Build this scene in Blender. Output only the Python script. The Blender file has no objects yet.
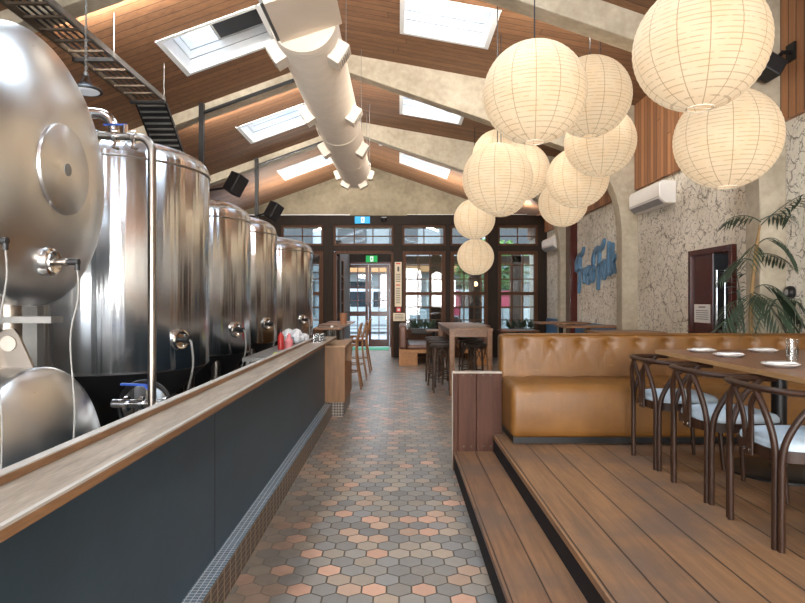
import bpy, math, random
from mathutils import Vector, Matrix
random.seed(7)
PI = math.pi
S = bpy.context.scene
COL = S.collection

# ------------------------------------------------------------------ materials
def lin(c):
    def f(v):
        v /= 255.0
        return v / 12.92 if v <= 0.04045 else ((v + 0.055) / 1.055) ** 2.4
    return (f(c[0]), f(c[1]), f(c[2]), 1.0)

class NT:
    """small helper around a node tree"""
    def __init__(s, name):
        s.m = bpy.data.materials.new(name); s.m.use_nodes = True
        s.t = s.m.node_tree; s.t.nodes.clear()
        s.out = s.t.nodes.new('ShaderNodeOutputMaterial')
    def n(s, typ, **kw):
        nd = s.t.nodes.new(typ)
        for k, v in kw.items(): setattr(nd, k, v)
        return nd
    def put(s, sock, v):
        if isinstance(v, bpy.types.NodeSocket): s.t.links.new(v, sock)
        else: sock.default_value = v
    def math(s, op, a, b=0.0, c=0.0, clamp=False):
        nd = s.n('ShaderNodeMath', operation=op, use_clamp=clamp)
        for i, v in enumerate((a, b, c)): s.put(nd.inputs[i], v)
        return nd.outputs[0]
    def vm(s, op, a, b=(0, 0, 0)):
        nd = s.n('ShaderNodeVectorMath', operation=op)
        s.put(nd.inputs[0], a); s.put(nd.inputs[1], b)
        return nd.outputs['Value'] if op in ('DOT_PRODUCT', 'LENGTH', 'DISTANCE') else nd.outputs['Vector']
    def coord(s): return s.n('ShaderNodeTexCoord').outputs['Object']
    def sep(s, v):
        nd = s.n('ShaderNodeSeparateXYZ'); s.put(nd.inputs[0], v); return nd.outputs
    def comb(s, x=0.0, y=0.0, z=0.0):
        nd = s.n('ShaderNodeCombineXYZ')
        for i, v in enumerate((x, y, z)): s.put(nd.inputs[i], v)
        return nd.outputs[0]
    def noise(s, vec, scale=5.0, detail=3.0, rough=0.55, dist=0.0):
        nd = s.n('ShaderNodeTexNoise')
        s.put(nd.inputs['Vector'], vec); nd.inputs['Scale'].default_value = scale
        nd.inputs['Detail'].default_value = detail; nd.inputs['Roughness'].default_value = rough
        nd.inputs['Distortion'].default_value = dist
        return nd.outputs['Fac']
    def white(s, vec):
        nd = s.n('ShaderNodeTexWhiteNoise', noise_dimensions='3D'); s.put(nd.inputs['Vector'], vec)
        return nd.outputs['Value']
    def ramp(s, fac, stops, mode='LINEAR'):
        nd = s.n('ShaderNodeValToRGB'); cr = nd.color_ramp; cr.interpolation = mode
        while len(cr.elements) < len(stops): cr.elements.new(0.5)
        for e, (p, c) in zip(cr.elements, stops): e.position = p; e.color = c
        s.put(nd.inputs[0], fac); return nd.outputs[0]
    def mix(s, fac, a, b, mode='MIX'):
        nd = s.n('ShaderNodeMix', data_type='RGBA', blend_type=mode)
        s.put(nd.inputs[0], fac); s.put(nd.inputs[6], a); s.put(nd.inputs[7], b)
        return nd.outputs[2]
    def step(s, v, a, b):
        nd = s.n('ShaderNodeMapRange', interpolation_type='SMOOTHSTEP')
        s.put(nd.inputs[0], v); nd.inputs[1].default_value = a; nd.inputs[2].default_value = b
        return nd.outputs[0]
    def bump(s, h, strength=0.3, dist=0.01):
        nd = s.n('ShaderNodeBump'); nd.inputs['Strength'].default_value = strength
        nd.inputs['Distance'].default_value = dist; s.put(nd.inputs['Height'], h); return nd.outputs[0]
    def bsdf(s, color, rough=0.5, metal=0.0, normal=None, **kw):
        p = s.n('ShaderNodeBsdfPrincipled')
        s.put(p.inputs['Base Color'], color); s.put(p.inputs['Roughness'], rough); s.put(p.inputs['Metallic'], metal)
        if normal is not None: s.put(p.inputs['Normal'], normal)
        for k, v in kw.items(): s.put(p.inputs[k.replace('_', ' ')], v)
        s.t.links.new(p.outputs[0], s.out.inputs[0]); return p

def plain(name, c, rough=0.5, metal=0.0, var=0.12, scale=8.0, bump=0.0, **kw):
    t = NT(name); co = t.coord(); nz = t.noise(co, scale, 4)
    c = lin(c)
    a = tuple(x * (1 - var) for x in c[:3]) + (1,); b = tuple(min(1, x * (1 + var)) for x in c[:3]) + (1,)
    col = t.ramp(nz, [(0.3, a), (0.7, b)])
    nrm = t.bump(t.noise(co, scale * 8, 3), bump, 0.01) if bump else None
    t.bsdf(col, rough, metal, nrm, **kw); return t.m

def wood(name, c1, c2, along='Y', rough=0.45, scale=6.0, bump=0.08, stretch=14.0, **kw):
    t = NT(name); co = t.coord()
    sc = {'X': (1, stretch, stretch), 'Y': (stretch, 1, stretch), 'Z': (stretch, stretch, 1)}[along]
    v = t.vm('MULTIPLY', co, sc)
    n1 = t.noise(v, scale * 0.35, 5, 0.6, 0.6); n2 = t.noise(v, scale * 1.6, 3, 0.6)
    f = t.math('ADD', t.math('MULTIPLY', n1, 0.65), t.math('MULTIPLY', n2, 0.35))
    col = t.ramp(f, [(0.32, lin(c1)), (0.66, lin(c2))])
    t.bsdf(col, rough, 0.0, t.bump(f, bump, 0.01), **kw); return t.m

def planks(name, across, along, width, c1, c2, groove=(30, 20, 14), gw=0.03, rough=0.5, off=0.0, vary=0.35, length=2.6, wear=None, bump=0.35):
    t = NT(name); co = t.coord(); xyz = t.sep(co); ax = {'X': 0, 'Y': 1, 'Z': 2}
    u = t.math('DIVIDE', t.math('ADD', xyz[ax[across]], off), width)
    idx = t.math('FLOOR', u); fr = t.math('SUBTRACT', u, idx)
    rnd = t.white(t.comb(idx, 3.1, 7.7))
    w = t.math('ADD', t.math('DIVIDE', xyz[ax[along]], length), t.math('MULTIPLY', rnd, 5.0))
    li = t.math('FLOOR', w); lf = t.math('SUBTRACT', w, li)
    rnd2 = t.white(t.comb(idx, li, 1.3))
    st = [16, 16, 16]; st[ax[along]] = 1.0
    v = t.vm('ADD', t.vm('MULTIPLY', co, tuple(st)), t.comb(t.math('MULTIPLY', rnd2, 37.0), t.math('MULTIPLY', rnd2, 17.0), rnd2))
    n1 = t.noise(v, 2.0, 5, 0.65, 0.5)
    f = t.math('ADD', t.math('MULTIPLY', n1, 1.0 - vary), t.math('MULTIPLY', rnd2, vary))
    col = t.ramp(f, [(0.25, lin(c1)), (0.72, lin(c2))])
    if wear:
        wn = t.step(t.noise(co, 1.6, 4, 0.6), 0.42, 0.66)
        col = t.mix(t.math('MULTIPLY', wn, 0.75), col, lin(wear))
    fn = t.math('ADD', 0.82, t.math('MULTIPLY', t.noise(t.vm('MULTIPLY', co, tuple(4.0 if q > 2 else 1.0 for q in st)), 42, 4, 0.7), 0.36))
    col = t.mix(1.0, col, t.comb(fn, fn, fn), 'MULTIPLY')
    edge = t.math('MINIMUM', fr, t.math('SUBTRACT', 1.0, fr))
    g = t.math('SUBTRACT', 1.0, t.step(edge, gw * 0.4, gw))
    e2 = t.math('MULTIPLY', t.math('MINIMUM', lf, t.math('SUBTRACT', 1.0, lf)), length / width)
    g = t.math('MAXIMUM', g, t.math('SUBTRACT', 1.0, t.step(e2, gw * 0.3, gw * 0.7)))
    col = t.mix(g, col, lin(groove))
    h = t.math('SUBTRACT', t.math('MULTIPLY', n1, 0.12), g)
    t.bsdf(col, rough, 0.0, t.bump(h, bump, 0.006)); return t.m

def steel(name, c=(222, 226, 230), rough=0.2, axis='Z', aniso=0.7, streak=0.1):
    t = NT(name); co = t.coord()
    st = {'Z': (1, 1, 60), 'X': (60, 1, 1), 'Y': (1, 60, 1)}[axis]
    nz = t.noise(t.vm('MULTIPLY', co, st), 4, 3)
    big = t.noise(co, 2.2, 3)
    r = t.math('ADD', rough - streak * 0.5, t.math('MULTIPLY', nz, streak))
    col = t.ramp(big, [(0.3, tuple(x * 0.88 for x in lin(c)[:3]) + (1,)), (0.7, lin(c))])
    tg = t.n('ShaderNodeTangent', direction_type='RADIAL', axis=axis)
    a3 = {'Z': (5, 5, 0.12), 'X': (0.6, 1.6, 1.6), 'Y': (5, 0.12, 5)}[axis]
    p = t.bsdf(col, r, 1.0, t.bump(t.noise(t.vm('MULTIPLY', co, a3), 1.7, 2), 0.35 if axis == 'Z' else 0.12, 0.03)); p.inputs['Anisotropic'].default_value = aniso; p.inputs['Anisotropic Rotation'].default_value = 0.25
    t.t.links.new(tg.outputs[0], p.inputs['Tangent']); return t.m

def stucco():
    t = NT('stucco plaster'); co = t.coord()
    d = t.n('ShaderNodeTexNoise'); d.inputs['Scale'].default_value = 6; d.inputs['Detail'].default_value = 4
    t.t.links.new(co, d.inputs['Vector'])
    w = t.vm('ADD', co, t.vm('MULTIPLY', t.vm('SUBTRACT', d.outputs['Color'], (0.5, 0.5, 0.5)), (0.22, 0.22, 0.22)))
    def cracks(scale, th, lo, hi):
        vo = t.n('ShaderNodeTexVoronoi', feature='DISTANCE_TO_EDGE'); vo.inputs['Scale'].default_value = scale
        t.t.links.new(w, vo.inputs['Vector'])
        line = t.math('SUBTRACT', 1.0, t.step(vo.outputs['Distance'], th * 0.3, th))
        return t.math('MULTIPLY', line, t.step(t.noise(co, scale * 1.3, 3), lo, hi))
    k = t.math('MAXIMUM', cracks(6.0, 0.04, 0.42, 0.54), cracks(13.0, 0.06, 0.48, 0.60))
    pits = t.step(t.noise(co, 34, 2), 0.66, 0.74)
    k2 = t.math('MAXIMUM', t.math('MULTIPLY', k, 0.75), t.math('MULTIPLY', pits, 0.7))
    base = t.ramp(t.noise(co, 1.7, 5), [(0.3, lin((212, 204, 188))), (0.7, lin((238, 232, 220)))])
    col = t.mix(k2, base, lin((92, 78, 60)))
    h = t.math('SUBTRACT', t.math('MULTIPLY', t.noise(co, 22, 4), 0.6), k2)
    t.bsdf(col, 0.85, 0, t.bump(h, 0.7, 0.02)); return t.m

def concrete(name, a, b, scale=1.5, rough=0.8):
    t = NT(name); co = t.coord()
    f = t.math('ADD', t.math('MULTIPLY', t.noise(co, scale, 6, 0.65), 0.7), t.math('MULTIPLY', t.noise(co, scale * 9, 3), 0.3))
    col = t.ramp(f, [(0.36, lin(a)), (0.64, lin(b))])
    t.bsdf(col, rough, 0, t.bump(f, 0.15, 0.02)); return t.m

def hexfloor(w=0.121):
    t = NT('hexagonal quarry tiles'); co = t.coord(); xyz = t.sep(co)
    p = t.comb(t.math('ADD', t.math('DIVIDE', xyz[0], w), 200.0), t.math('ADD', t.math('DIVIDE', xyz[1], w), 200 * 1.7320508), 0.0)
    r = (1.0, 1.7320508, 1.0); h = (0.5, 0.8660254, 0.0)
    a = t.vm('SUBTRACT', t.vm('MODULO', p, r), h)
    b = t.vm('SUBTRACT', t.vm('MODULO', t.vm('SUBTRACT', p, h), r), h)
    sel = t.math('LESS_THAN', t.vm('DOT_PRODUCT', a, a), t.vm('DOT_PRODUCT', b, b))
    mx = t.n('ShaderNodeMix', data_type='VECTOR'); t.put(mx.inputs[0], sel); t.put(mx.inputs[4], b); t.put(mx.inputs[5], a)
    g = mx.outputs[1]
    ab = t.sep(t.vm('ABSOLUTE', g))
    e = t.math('MAXIMUM', ab[0], t.math('ADD', t.math('MULTIPLY', ab[0], 0.5), t.math('MULTIPLY', ab[1], 0.8660254)))
    grout = t.step(e, 0.455, 0.478)
    idv = t.vm('FLOOR', t.vm('ADD', t.vm('MULTIPLY', t.vm('SUBTRACT', p, g), (2.0, 1.1547005, 0.0)), (0.5, 0.5, 0.5)))
    r1 = t.white(idv); r2 = t.white(t.vm('ADD', idv, (13.0, 5.0, 9.0)))
    col = t.ramp(r1, [(0.0, lin((124, 119, 112))), (0.2, lin((134, 127, 117))), (0.4, lin((126, 122, 117))), (0.55, lin((146, 132, 116))),
                      (0.72, lin((156, 136, 117))), (0.82, lin((168, 138, 116))), (0.91, lin((184, 142, 118)))], 'CONSTANT')
    v = t.math('ADD', 0.82, t.math('MULTIPLY', r2, 0.3))
    col = t.mix(1.0, col, t.comb(v, v, v), 'MULTIPLY')
    mott = t.noise(co, 26, 4, 0.7)
    mv = t.math('ADD', 0.88, t.math('MULTIPLY', mott, 0.24))
    col = t.mix(1.0, col, t.comb(mv, mv, mv), 'MULTIPLY')
    # grime trodden in along the kick board, broken up by noise
    near = t.math('SUBTRACT', 1.0, t.step(t.math('ADD', xyz[0], t.math('MULTIPLY', t.noise(co, 3.5, 4), 0.5)), -0.42, -0.12))
    dirt = t.math('MULTIPLY', near, t.math('ADD', 0.35, t.math('MULTIPLY', t.noise(co, 11, 4), 0.7)), clamp=True)
    dirt = t.math('MULTIPLY', dirt, t.math('SUBTRACT', 1.0, t.step(xyz[1], 3.6, 5.2)))
    col = t.mix(t.math('MULTIPLY', dirt, 0.8), col, lin((82, 72, 62)))
    gm = t.math('MULTIPLY', grout, t.math('SUBTRACT', 1.0, t.math('MULTIPLY', dirt, 0.7)))
    col = t.mix(gm, col, lin((70, 60, 50)))
    rough = t.math('ADD', 0.25, t.math('MULTIPLY', t.noise(co, 3, 3), 0.16))
    hgt = t.math('SUBTRACT', 1.0, grout)
    t.bsdf(col, rough, 0, t.bump(hgt, 0.18, 0.004)); return t.m

def tilegrid(name, ax1, ax2, size, tile, grout, gw=0.12, rough=0.3, size2=None):
    t = NT(name); xyz = t.sep(t.coord()); i = 'XYZ'
    def g(a, sz):
        f = t.math('FRACT', t.math('ADD', t.math('DIVIDE', xyz[i.index(a)], sz), 100.0))
        return t.math('LESS_THAN', f, gw)
    m = t.math('MAXIMUM', g(ax1, size), g(ax2, size2 or size))
    rn = t.noise(t.coord(), 30, 2)
    c = lin(tile); col = t.ramp(rn, [(0.35, tuple(x * 0.75 for x in c[:3]) + (1,)), (0.65, c)])
    t.bsdf(t.mix(m, col, lin(grout)), rough); return t.m

def leather():
    t = NT('tan leather'); co = t.coord()
    big = t.noise(co, 2.3, 5, 0.65); fine = t.noise(co, 90, 3)
    v = t.n('ShaderNodeTexVoronoi', feature='DISTANCE_TO_EDGE'); v.inputs['Scale'].default_value = 140; t.t.links.new(co, v.inputs['Vector'])
    col = t.ramp(big, [(0.3, lin((98, 62, 22))), (0.7, lin((128, 86, 35)))])
    scuff = t.step(t.noise(t.vm('MULTIPLY', co, (1, 1, 3)), 7, 5), 0.66, 0.74)
    col = t.mix(t.math('MULTIPLY', scuff, 0.25), col, lin((190, 150, 92)))
    wr = t.noise(t.vm('MULTIPLY', co, (9, 2, 1.5)), 3, 4)
    h = t.math('ADD', t.math('MULTIPLY', v.outputs['Distance'], 0.3), t.math('MULTIPLY', wr, 0.8))
    t.bsdf(col, t.math('ADD', 0.36, t.math('MULTIPLY', fine, 0.18)), 0, t.bump(h, 0.22, 0.012)); return t.m

def lantern_mat():
    t = NT('lit washi paper'); co = t.coord(); xyz = t.sep(co)
    z = t.math('ADD', xyz[2], t.math('MULTIPLY', t.noise(co, 7, 2), 0.004))
    fr = t.math('FRACT', t.math('ADD', t.math('DIVIDE', z, 0.031), 50.0))
    ring = t.math('LESS_THAN', t.math('ABSOLUTE', t.math('SUBTRACT', fr, 0.5)), 0.09)
    ring = t.math('MULTIPLY', ring, t.step(t.noise(co, 16, 2), 0.36, 0.52))
    ang = t.math('MULTIPLY', t.math('ARCTAN2', xyz[1], xyz[0]), 14 / (2 * PI))
    fa = t.math('FRACT', t.math('ADD', ang, 50.0))
    rad = t.math('SQRT', t.math('ADD', t.math('MULTIPLY', xyz[0], xyz[0]), t.math('MULTIPLY', xyz[1], xyz[1])))
    seam = t.math('LESS_THAN', t.math('MULTIPLY', t.math('ABSOLUTE', t.math('SUBTRACT', fa, 0.5)), rad), 0.0065)
    k = t.math('MAXIMUM', t.math('MULTIPLY', ring, 0.4), t.math('MULTIPLY', seam, 0.6))
    paper = t.ramp(t.noise(co, 5, 4), [(0.3, lin((255, 221, 177))), (0.7, lin((255, 229, 192)))])
    col = t.mix(k, paper, lin((150, 108, 62)))
    p = t.bsdf(lin((225, 215, 195)), 0.9)
    t.t.links.new(t.mix(1.0, col, (0.3, 0.3, 0.3, 1), 'MULTIPLY'), p.inputs['Base Color']); t.t.links.new(col, p.inputs['Emission Color'])
    p.inputs['Emission Strength'].default_value = LANTERN
    return t.m

def glass(name, tint=(0.9, 0.94, 0.93), refl=0.09, rough=0.0):
    t = NT(name)
    tr = t.n('ShaderNodeBsdfTransparent'); tr.inputs[0].default_value = tint + (1,)
    gl = t.n('ShaderNodeBsdfGlossy'); gl.inputs['Roughness'].default_value = rough
    lw = t.n('ShaderNodeLayerWeight'); lw.inputs[0].default_value = 0.25
    f = t.math('ADD', refl * 0.5, t.math('MULTIPLY', lw.outputs['Fresnel'], refl * 2), clamp=True)
    mx = t.n('ShaderNodeMixShader'); t.put(mx.inputs[0], f)
    t.t.links.new(tr.outputs[0], mx.inputs[1]); t.t.links.new(gl.outputs[0], mx.inputs[2]); t.t.links.new(mx.outputs[0], t.out.inputs[0])
    return t.m

def emit(name, c, s):
    t = NT(name); co = t.coord()
    p = t.bsdf(lin(c), 0.6); p.inputs['Emission Color'].default_value = lin(c)
    t.put(p.inputs['Emission Strength'], t.math('MULTIPLY', s, t.math('ADD', 0.95, t.math('MULTIPLY', t.noise(co, 4), 0.1)))); return t.m

UPL = 26.0
LANTERN = 0.5
FRONT, ROOF, REARFILL = 150.0, 190.0, 42.0
M = dict(
    hexf=hexfloor(),
    deck=planks('deck boards', 'X', 'Y', 0.187, (92, 66, 46), (150, 110, 74), off=-0.045, gw=0.03, rough=0.46, wear=(92, 76, 66), length=9.0, vary=0.18),
    tread=planks('step boards', 'X', 'Y', 0.16, (84, 58, 42), (144, 104, 70), off=-0.468, gw=0.03, rough=0.46, wear=(92, 74, 62), length=9.0, vary=0.18),
    riser=plain('dark riser', (32, 29, 29), 0.8, bump=0.1, Specular_IOR_Level=0.2),
    ceil=planks('ceiling boards', 'Y', 'X', 0.14, (100, 69, 48), (146, 105, 72), groove=(44, 28, 18), gw=0.05, rough=0.65, vary=0.22, length=7.0),
    panel=planks('wall panel boards', 'Y', 'Z', 0.11, (126, 84, 56), (176, 124, 84), groove=(66, 42, 27), gw=0.07, rough=0.55, vary=0.5, length=6),
    stucco=stucco(),
    conc=concrete('portal concrete', (148, 137, 118), (186, 175, 155)),
    gable=concrete('gable render', (128, 118, 98), (168, 156, 132), 1.1),
    darkwall=concrete('brewery wall', (58, 58, 58), (84, 82, 80), 1.2),
    slate=plain('slate blue paint', (38, 57, 68), 0.42, var=0.16, scale=3.0, bump=0.05),
    bartop=wood('weathered bar timber', (104, 90, 76), (158, 142, 122), 'Y', 0.5, 9, 0.15, 9),
    barrail=wood('bar edge timber', (100, 70, 44), (136, 98, 64), 'Y', 0.5, 7),
    barpale=plain('worn pale edge', (168, 160, 150), 0.5),
    kickface=tilegrid('kick mosaic face', 'Y', 'Z', 0.10, (62, 50, 40), (150, 132, 112), 0.16, 0.4, size2=0.03),
    kicktop=tilegrid('kick mosaic top', 'X', 'Y', 0.026, (112, 122, 128), (178, 182, 184), 0.14, 0.25),
    kickx=tilegrid('plinth mosaic', 'X', 'Z', 0.034, (66, 52, 44), (170, 156, 138), 0.14, 0.35),
    cab=wood('oak cabinet', (106, 70, 34), (138, 94, 50), 'Z', 0.45, 5),
    cabtop=wood('oak cabinet top', (126, 94, 60), (166, 132, 94), 'Y', 0.4, 5),
    part=wood('jarrah screen', (58, 33, 23), (84, 50, 35), 'Z', 0.6, 5, Specular_IOR_Level=0.25),
    parttop=plain('pale worn edge', (146, 134, 122), 0.5),
    leather=leather(),
    black=plain('black metal', (24, 23, 24), 0.4, 0.3),
    blackp=plain('black plastic', (22, 22, 24), 0.5),
    table=wood('table timber', (92, 56, 33), (132, 86, 54), 'Y', 0.3, 4, 0.05),
    tableedge=wood('table edge timber', (124, 90, 56), (160, 124, 84), 'Y', 0.4, 6),
    chair=wood('dark stained bentwood', (32, 18, 11), (56, 34, 21), 'Z', 0.42, 6, 0.03, Specular_IOR_Level=0.3),
    cushion=plain('pale blue upholstery', (176, 190, 200), 0.9, var=0.05, scale=60, bump=0.25),
    plate=plain('pale stoneware', (196, 190, 184), 0.3),
    napkin=plain('white napkin', (232, 230, 226), 0.8, var=0.04),
    chrome=plain('polished steel', (214, 214, 214), 0.14, 1.0, 0.03),
    steelZ=steel('brushed steel shell', axis='Z', rough=0.19, aniso=0.85),
    steelX=steel('brushed steel dish', axis='X', rough=0.3, aniso=0.5, c=(228, 228, 226)),
    steeltop=steel('brushed steel cone', axis='Z', rough=0.25, aniso=0.4),
    underside_shade=plain('black tank skirt', (30, 32, 36), 0.55, 0.2),  # the shade under the tanks is put into this black
    steelpipe=plain('stainless pipe', (150, 142, 134), 0.33, 1.0, 0.06),
    galv=plain('galvanised steel', (128, 127, 124), 0.5, 0.7, 0.15),
    tray=plain('cable tray steel', (84, 72, 60), 0.5, 0.5),
    cable=plain('grey cable', (140, 138, 134), 0.55),
    blue=plain('blue lever', (34, 76, 168), 0.45, var=0.05),
    duct=plain('painted duct', (226, 212, 194), 0.55, var=0.05),
    ductbox=plain('painted duct box', (222, 206, 186), 0.6, var=0.04, scale=2),
    white=plain('white paint', (232, 230, 224), 0.5, var=0.03),
    acw=plain('white plastic', (228, 226, 222), 0.4, var=0.02),
    acg=plain('grey vent plastic', (150, 150, 150), 0.5),
    welltrim=plain('skylight lining', (216, 218, 218), 0.5, var=0.03),
    frame=wood('dark window timber', (60, 37, 22), (92, 58, 35), 'Z', 0.6, 6, 0.03, Specular_IOR_Level=0.25),
    post=wood('near black timber', (32, 25, 20), (50, 38, 30), 'Z', 0.65, 6, 0.03, Specular_IOR_Level=0.2),
    glass=glass('window glass', (0.74, 0.78, 0.78)),
    skyglass=glass('skylight glass', (0.60, 0.64, 0.68), 0.05),
    tumbler=glass('drinking glass', (0.95, 0.96, 0.96), 0.09),
    blind=plain('grey skylight blind', (64, 66, 70), 0.8, var=0.1, scale=120),
    maroon=wood('maroon door timber', (58, 20, 16), (86, 34, 26), 'Z', 0.22, 4, 0.02),
    darkglass=plain('dark mirror glass', (120, 125, 130), 0.03, 1.0, 0.02),
    paper=plain('notice paper', (214, 210, 204), 0.7, var=0.03),
    paperwarm=plain('poster paper', (222, 206, 178), 0.7, var=0.05),
    ink=plain('printed ink', (96, 90, 88), 0.7),
    red=plain('red plastic', (204, 44, 34), 0.4, var=0.05),
    signblue=emit('blue sign face', (40, 160, 224), 0.35),
    signgreen=emit('green sign face', (24, 150, 70), 0.45),
    signwhite=emit('white sign mark', (240, 244, 244), 0.45),
    letter=plain('blue letter paint', (92, 130, 162), 0.35, var=0.2, scale=3),
    dado=plain('blue dado paint', (66, 104, 142), 0.5),
    leaf=plain('palm leaf', (46, 62, 46), 0.5, var=0.35, scale=5),
    stem=plain('palm stem', (140, 112, 72), 0.7, var=0.25, scale=14),
    pot=plain('charcoal pot', (54, 52, 50), 0.6),
    soil=plain('potting soil', (48, 36, 28), 0.95),
    rattan=tilegrid('woven rattan', 'X', 'Y', 0.018, (70, 54, 42), (28, 22, 18), 0.3, 0.6),
    rattanleg=wood('rattan cane', (48, 34, 26), (84, 62, 46), 'Z', 0.45, 6),
    highwood=wood('high table timber', (104, 72, 48), (144, 104, 72), 'Y', 0.35, 5),
    benchcush=plain('brown bench leather', (98, 66, 52), 0.4, var=0.15, scale=5),
    benchwood=wood('bench timber', (138, 92, 48), (172, 120, 70), 'Y', 0.45, 5),
    stoolwood=wood('honey bentwood', (110, 72, 40), (150, 104, 62), 'Z', 0.4, 6),
    pink=plain('pink sauce', (196, 112, 112), 0.4), redb=plain('red sauce', (170, 40, 36), 0.35),
    yellow=plain('yellow sponge', (206, 206, 74), 0.85), clearw=plain('crumpled clear wrap', (206, 208, 210), 0.2, var=0.2, scale=30),
    orange=plain('brown card', (150, 104, 76), 0.7),
    pave=concrete('grey street paving', (140, 142, 144), (172, 174, 176), 2.0),
    facade=plain('pale shop front', (150, 154, 160), 0.6), facade2=plain('grey shop band', (120, 126, 130), 0.6),
    awn=plain('orange awning', (178, 128, 84), 0.7), pinkb=plain('pink banner', (206, 84, 106), 0.7, var=0.2),
    van=plain('white van paint', (170, 174, 178), 0.25, var=0.03), vang=plain('vehicle glass', (40, 46, 52), 0.08),
    tyre=plain('tyre rubber', (26, 26, 26), 0.8),
    treeleaf=plain('street tree leaves', (92, 124, 66), 0.7, var=0.4, scale=3), bark=plain('bark', (86, 70, 56), 0.9),
    green=plain('green door mat', (62, 140, 104), 0.8),
    lanternpaper=lantern_mat(), bulb=emit('warm bulb', (255, 206, 140), 6.0), bay=emit('lamp lens', (255, 246, 230), 1.5),
    wire=plain('white wire', (236, 226, 206), 0.6),
)

# ------------------------------------------------------------------ mesh builder
class MB:
    def __init__(s): s.v = []; s.f = []
    def add(s, vs, fs, T=None):
        o = len(s.v)
        s.v += [tuple(T @ Vector(p)) if T else tuple(p) for p in vs]
        s.f += [tuple(i + o for i in f) for f in fs]; return s
    def box(s, x0, x1, y0, y1, z0, z1, T=None):
        vs = [(x, y, z) for z in (z0, z1) for y in (y0, y1) for x in (x0, x1)]
        return s.add(vs, [(0, 2, 3, 1), (4, 5, 7, 6), (0, 1, 5, 4), (2, 6, 7, 3), (0, 4, 6, 2), (1, 3, 7, 5)], T)
    def cbox(s, c, d, T=None):
        return s.box(c[0] - d[0] / 2, c[0] + d[0] / 2, c[1] - d[1] / 2, c[1] + d[1] / 2, c[2] - d[2] / 2, c[2] + d[2] / 2, T)
    def prism(s, pts, axis, a0, a1, T=None):
        n = len(pts)
        def P(p, a): return {'X': (a, p[0], p[1]), 'Y': (p[0], a, p[1]), 'Z': (p[0], p[1], a)}[axis]
        vs = [P(p, a0) for p in pts] + [P(p, a1) for p in pts]
        fs = [tuple(range(n - 1, -1, -1)), tuple(range(n, 2 * n))] + [(i, (i + 1) % n, n + (i + 1) % n, n + i) for i in range(n)]
        return s.add(vs, fs, T)
    def tube(s, pts, r, seg=10, closed=False, caps=True, T=None, flat=1.0):
        pts = [Vector(p) for p in pts]; n = len(pts)
        rs = r if isinstance(r, (list, tuple)) else [r] * n
        vs = []; fs = []; up = None
        for i, p in enumerate(pts):
            if closed: d = pts[(i + 1) % n] - pts[i - 1]
            else: d = pts[min(i + 1, n - 1)] - pts[max(i - 1, 0)]
            d.normalize()
            if up is None:
                up = Vector((0, 0, 1)) if abs(d.z) < 0.9 else Vector((1, 0, 0))
            a = (up - d * up.dot(d)); a.normalize(); up = a
            b = d.cross(a)
            for k in range(seg):
                t = 2 * PI * k / seg
                vs.append(p + a * (rs[i] * math.cos(t) * flat) + b * (rs[i] * math.sin(t)))
        m = n if closed else n - 1
        for i in range(m):
            j = (i + 1) % n
            for k in range(seg):
                l = (k + 1) % seg
                fs.append((i * seg + k, i * seg + l, j * seg + l, j * seg + k))
        if caps and not closed:
            fs.append(tuple(range(seg - 1, -1, -1))); fs.append(tuple((n - 1) * seg + k for k in range(seg)))
        return s.add(vs, fs, T)
    def lathe(s, prof, T=None, seg=32, caps=True):
        vs = []; fs = []; n = len(prof)
        for r, z in prof:
            for k in range(seg):
                t = 2 * PI * k / seg; vs.append((r * math.cos(t), r * math.sin(t), z))
        for i in range(n - 1):
            for k in range(seg):
                l = (k + 1) % seg
                fs.append((i * seg + k, i * seg + l, (i + 1) * seg + l, (i + 1) * seg + k))
        if caps:
            if prof[0][0] > 1e-4: fs.append(tuple(range(seg - 1, -1, -1)))
            if prof[-1][0] > 1e-4: fs.append(tuple((n - 1) * seg + k for k in range(seg)))
        return s.add(vs, fs, T)
    def cyl(s, p0, p1, r, seg=16, r2=None): return s.tube([p0, p1], [r, r if r2 is None else r2], seg)
    def build(s, name, mat, parent=None, smooth=True, bevel=0.0, seg=2, sub=0, angle=35):
        off = Vector((0, 0, 0)); q = parent
        while q is not None: off += q.location; q = q.parent
        me = bpy.data.meshes.new(name)
        me.from_pydata([tuple(Vector(p) - off) for p in s.v], [], s.f); me.update()
        import bmesh
        bm = bmesh.new(); bm.from_mesh(me); bmesh.ops.recalc_face_normals(bm, faces=bm.faces); bm.to_mesh(me); bm.free()
        if smooth:
            for p in me.polygons: p.use_smooth = True
            if angle: me.set_sharp_from_angle(angle=math.radians(angle))
        me.materials.append(mat if not isinstance(mat, str) else M[mat])
        o = bpy.data.objects.new(name, me); COL.objects.link(o)
        if parent: o.parent = parent
        if bevel:
            b = o.modifiers.new('Bevel', 'BEVEL'); b.width = bevel; b.segments = seg; b.limit_method = 'ANGLE'; b.angle_limit = math.radians(40)
        if sub:
            b = o.modifiers.new('Subdivision', 'SUBSURF'); b.levels = sub; b.render_levels = sub
        return o

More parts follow.
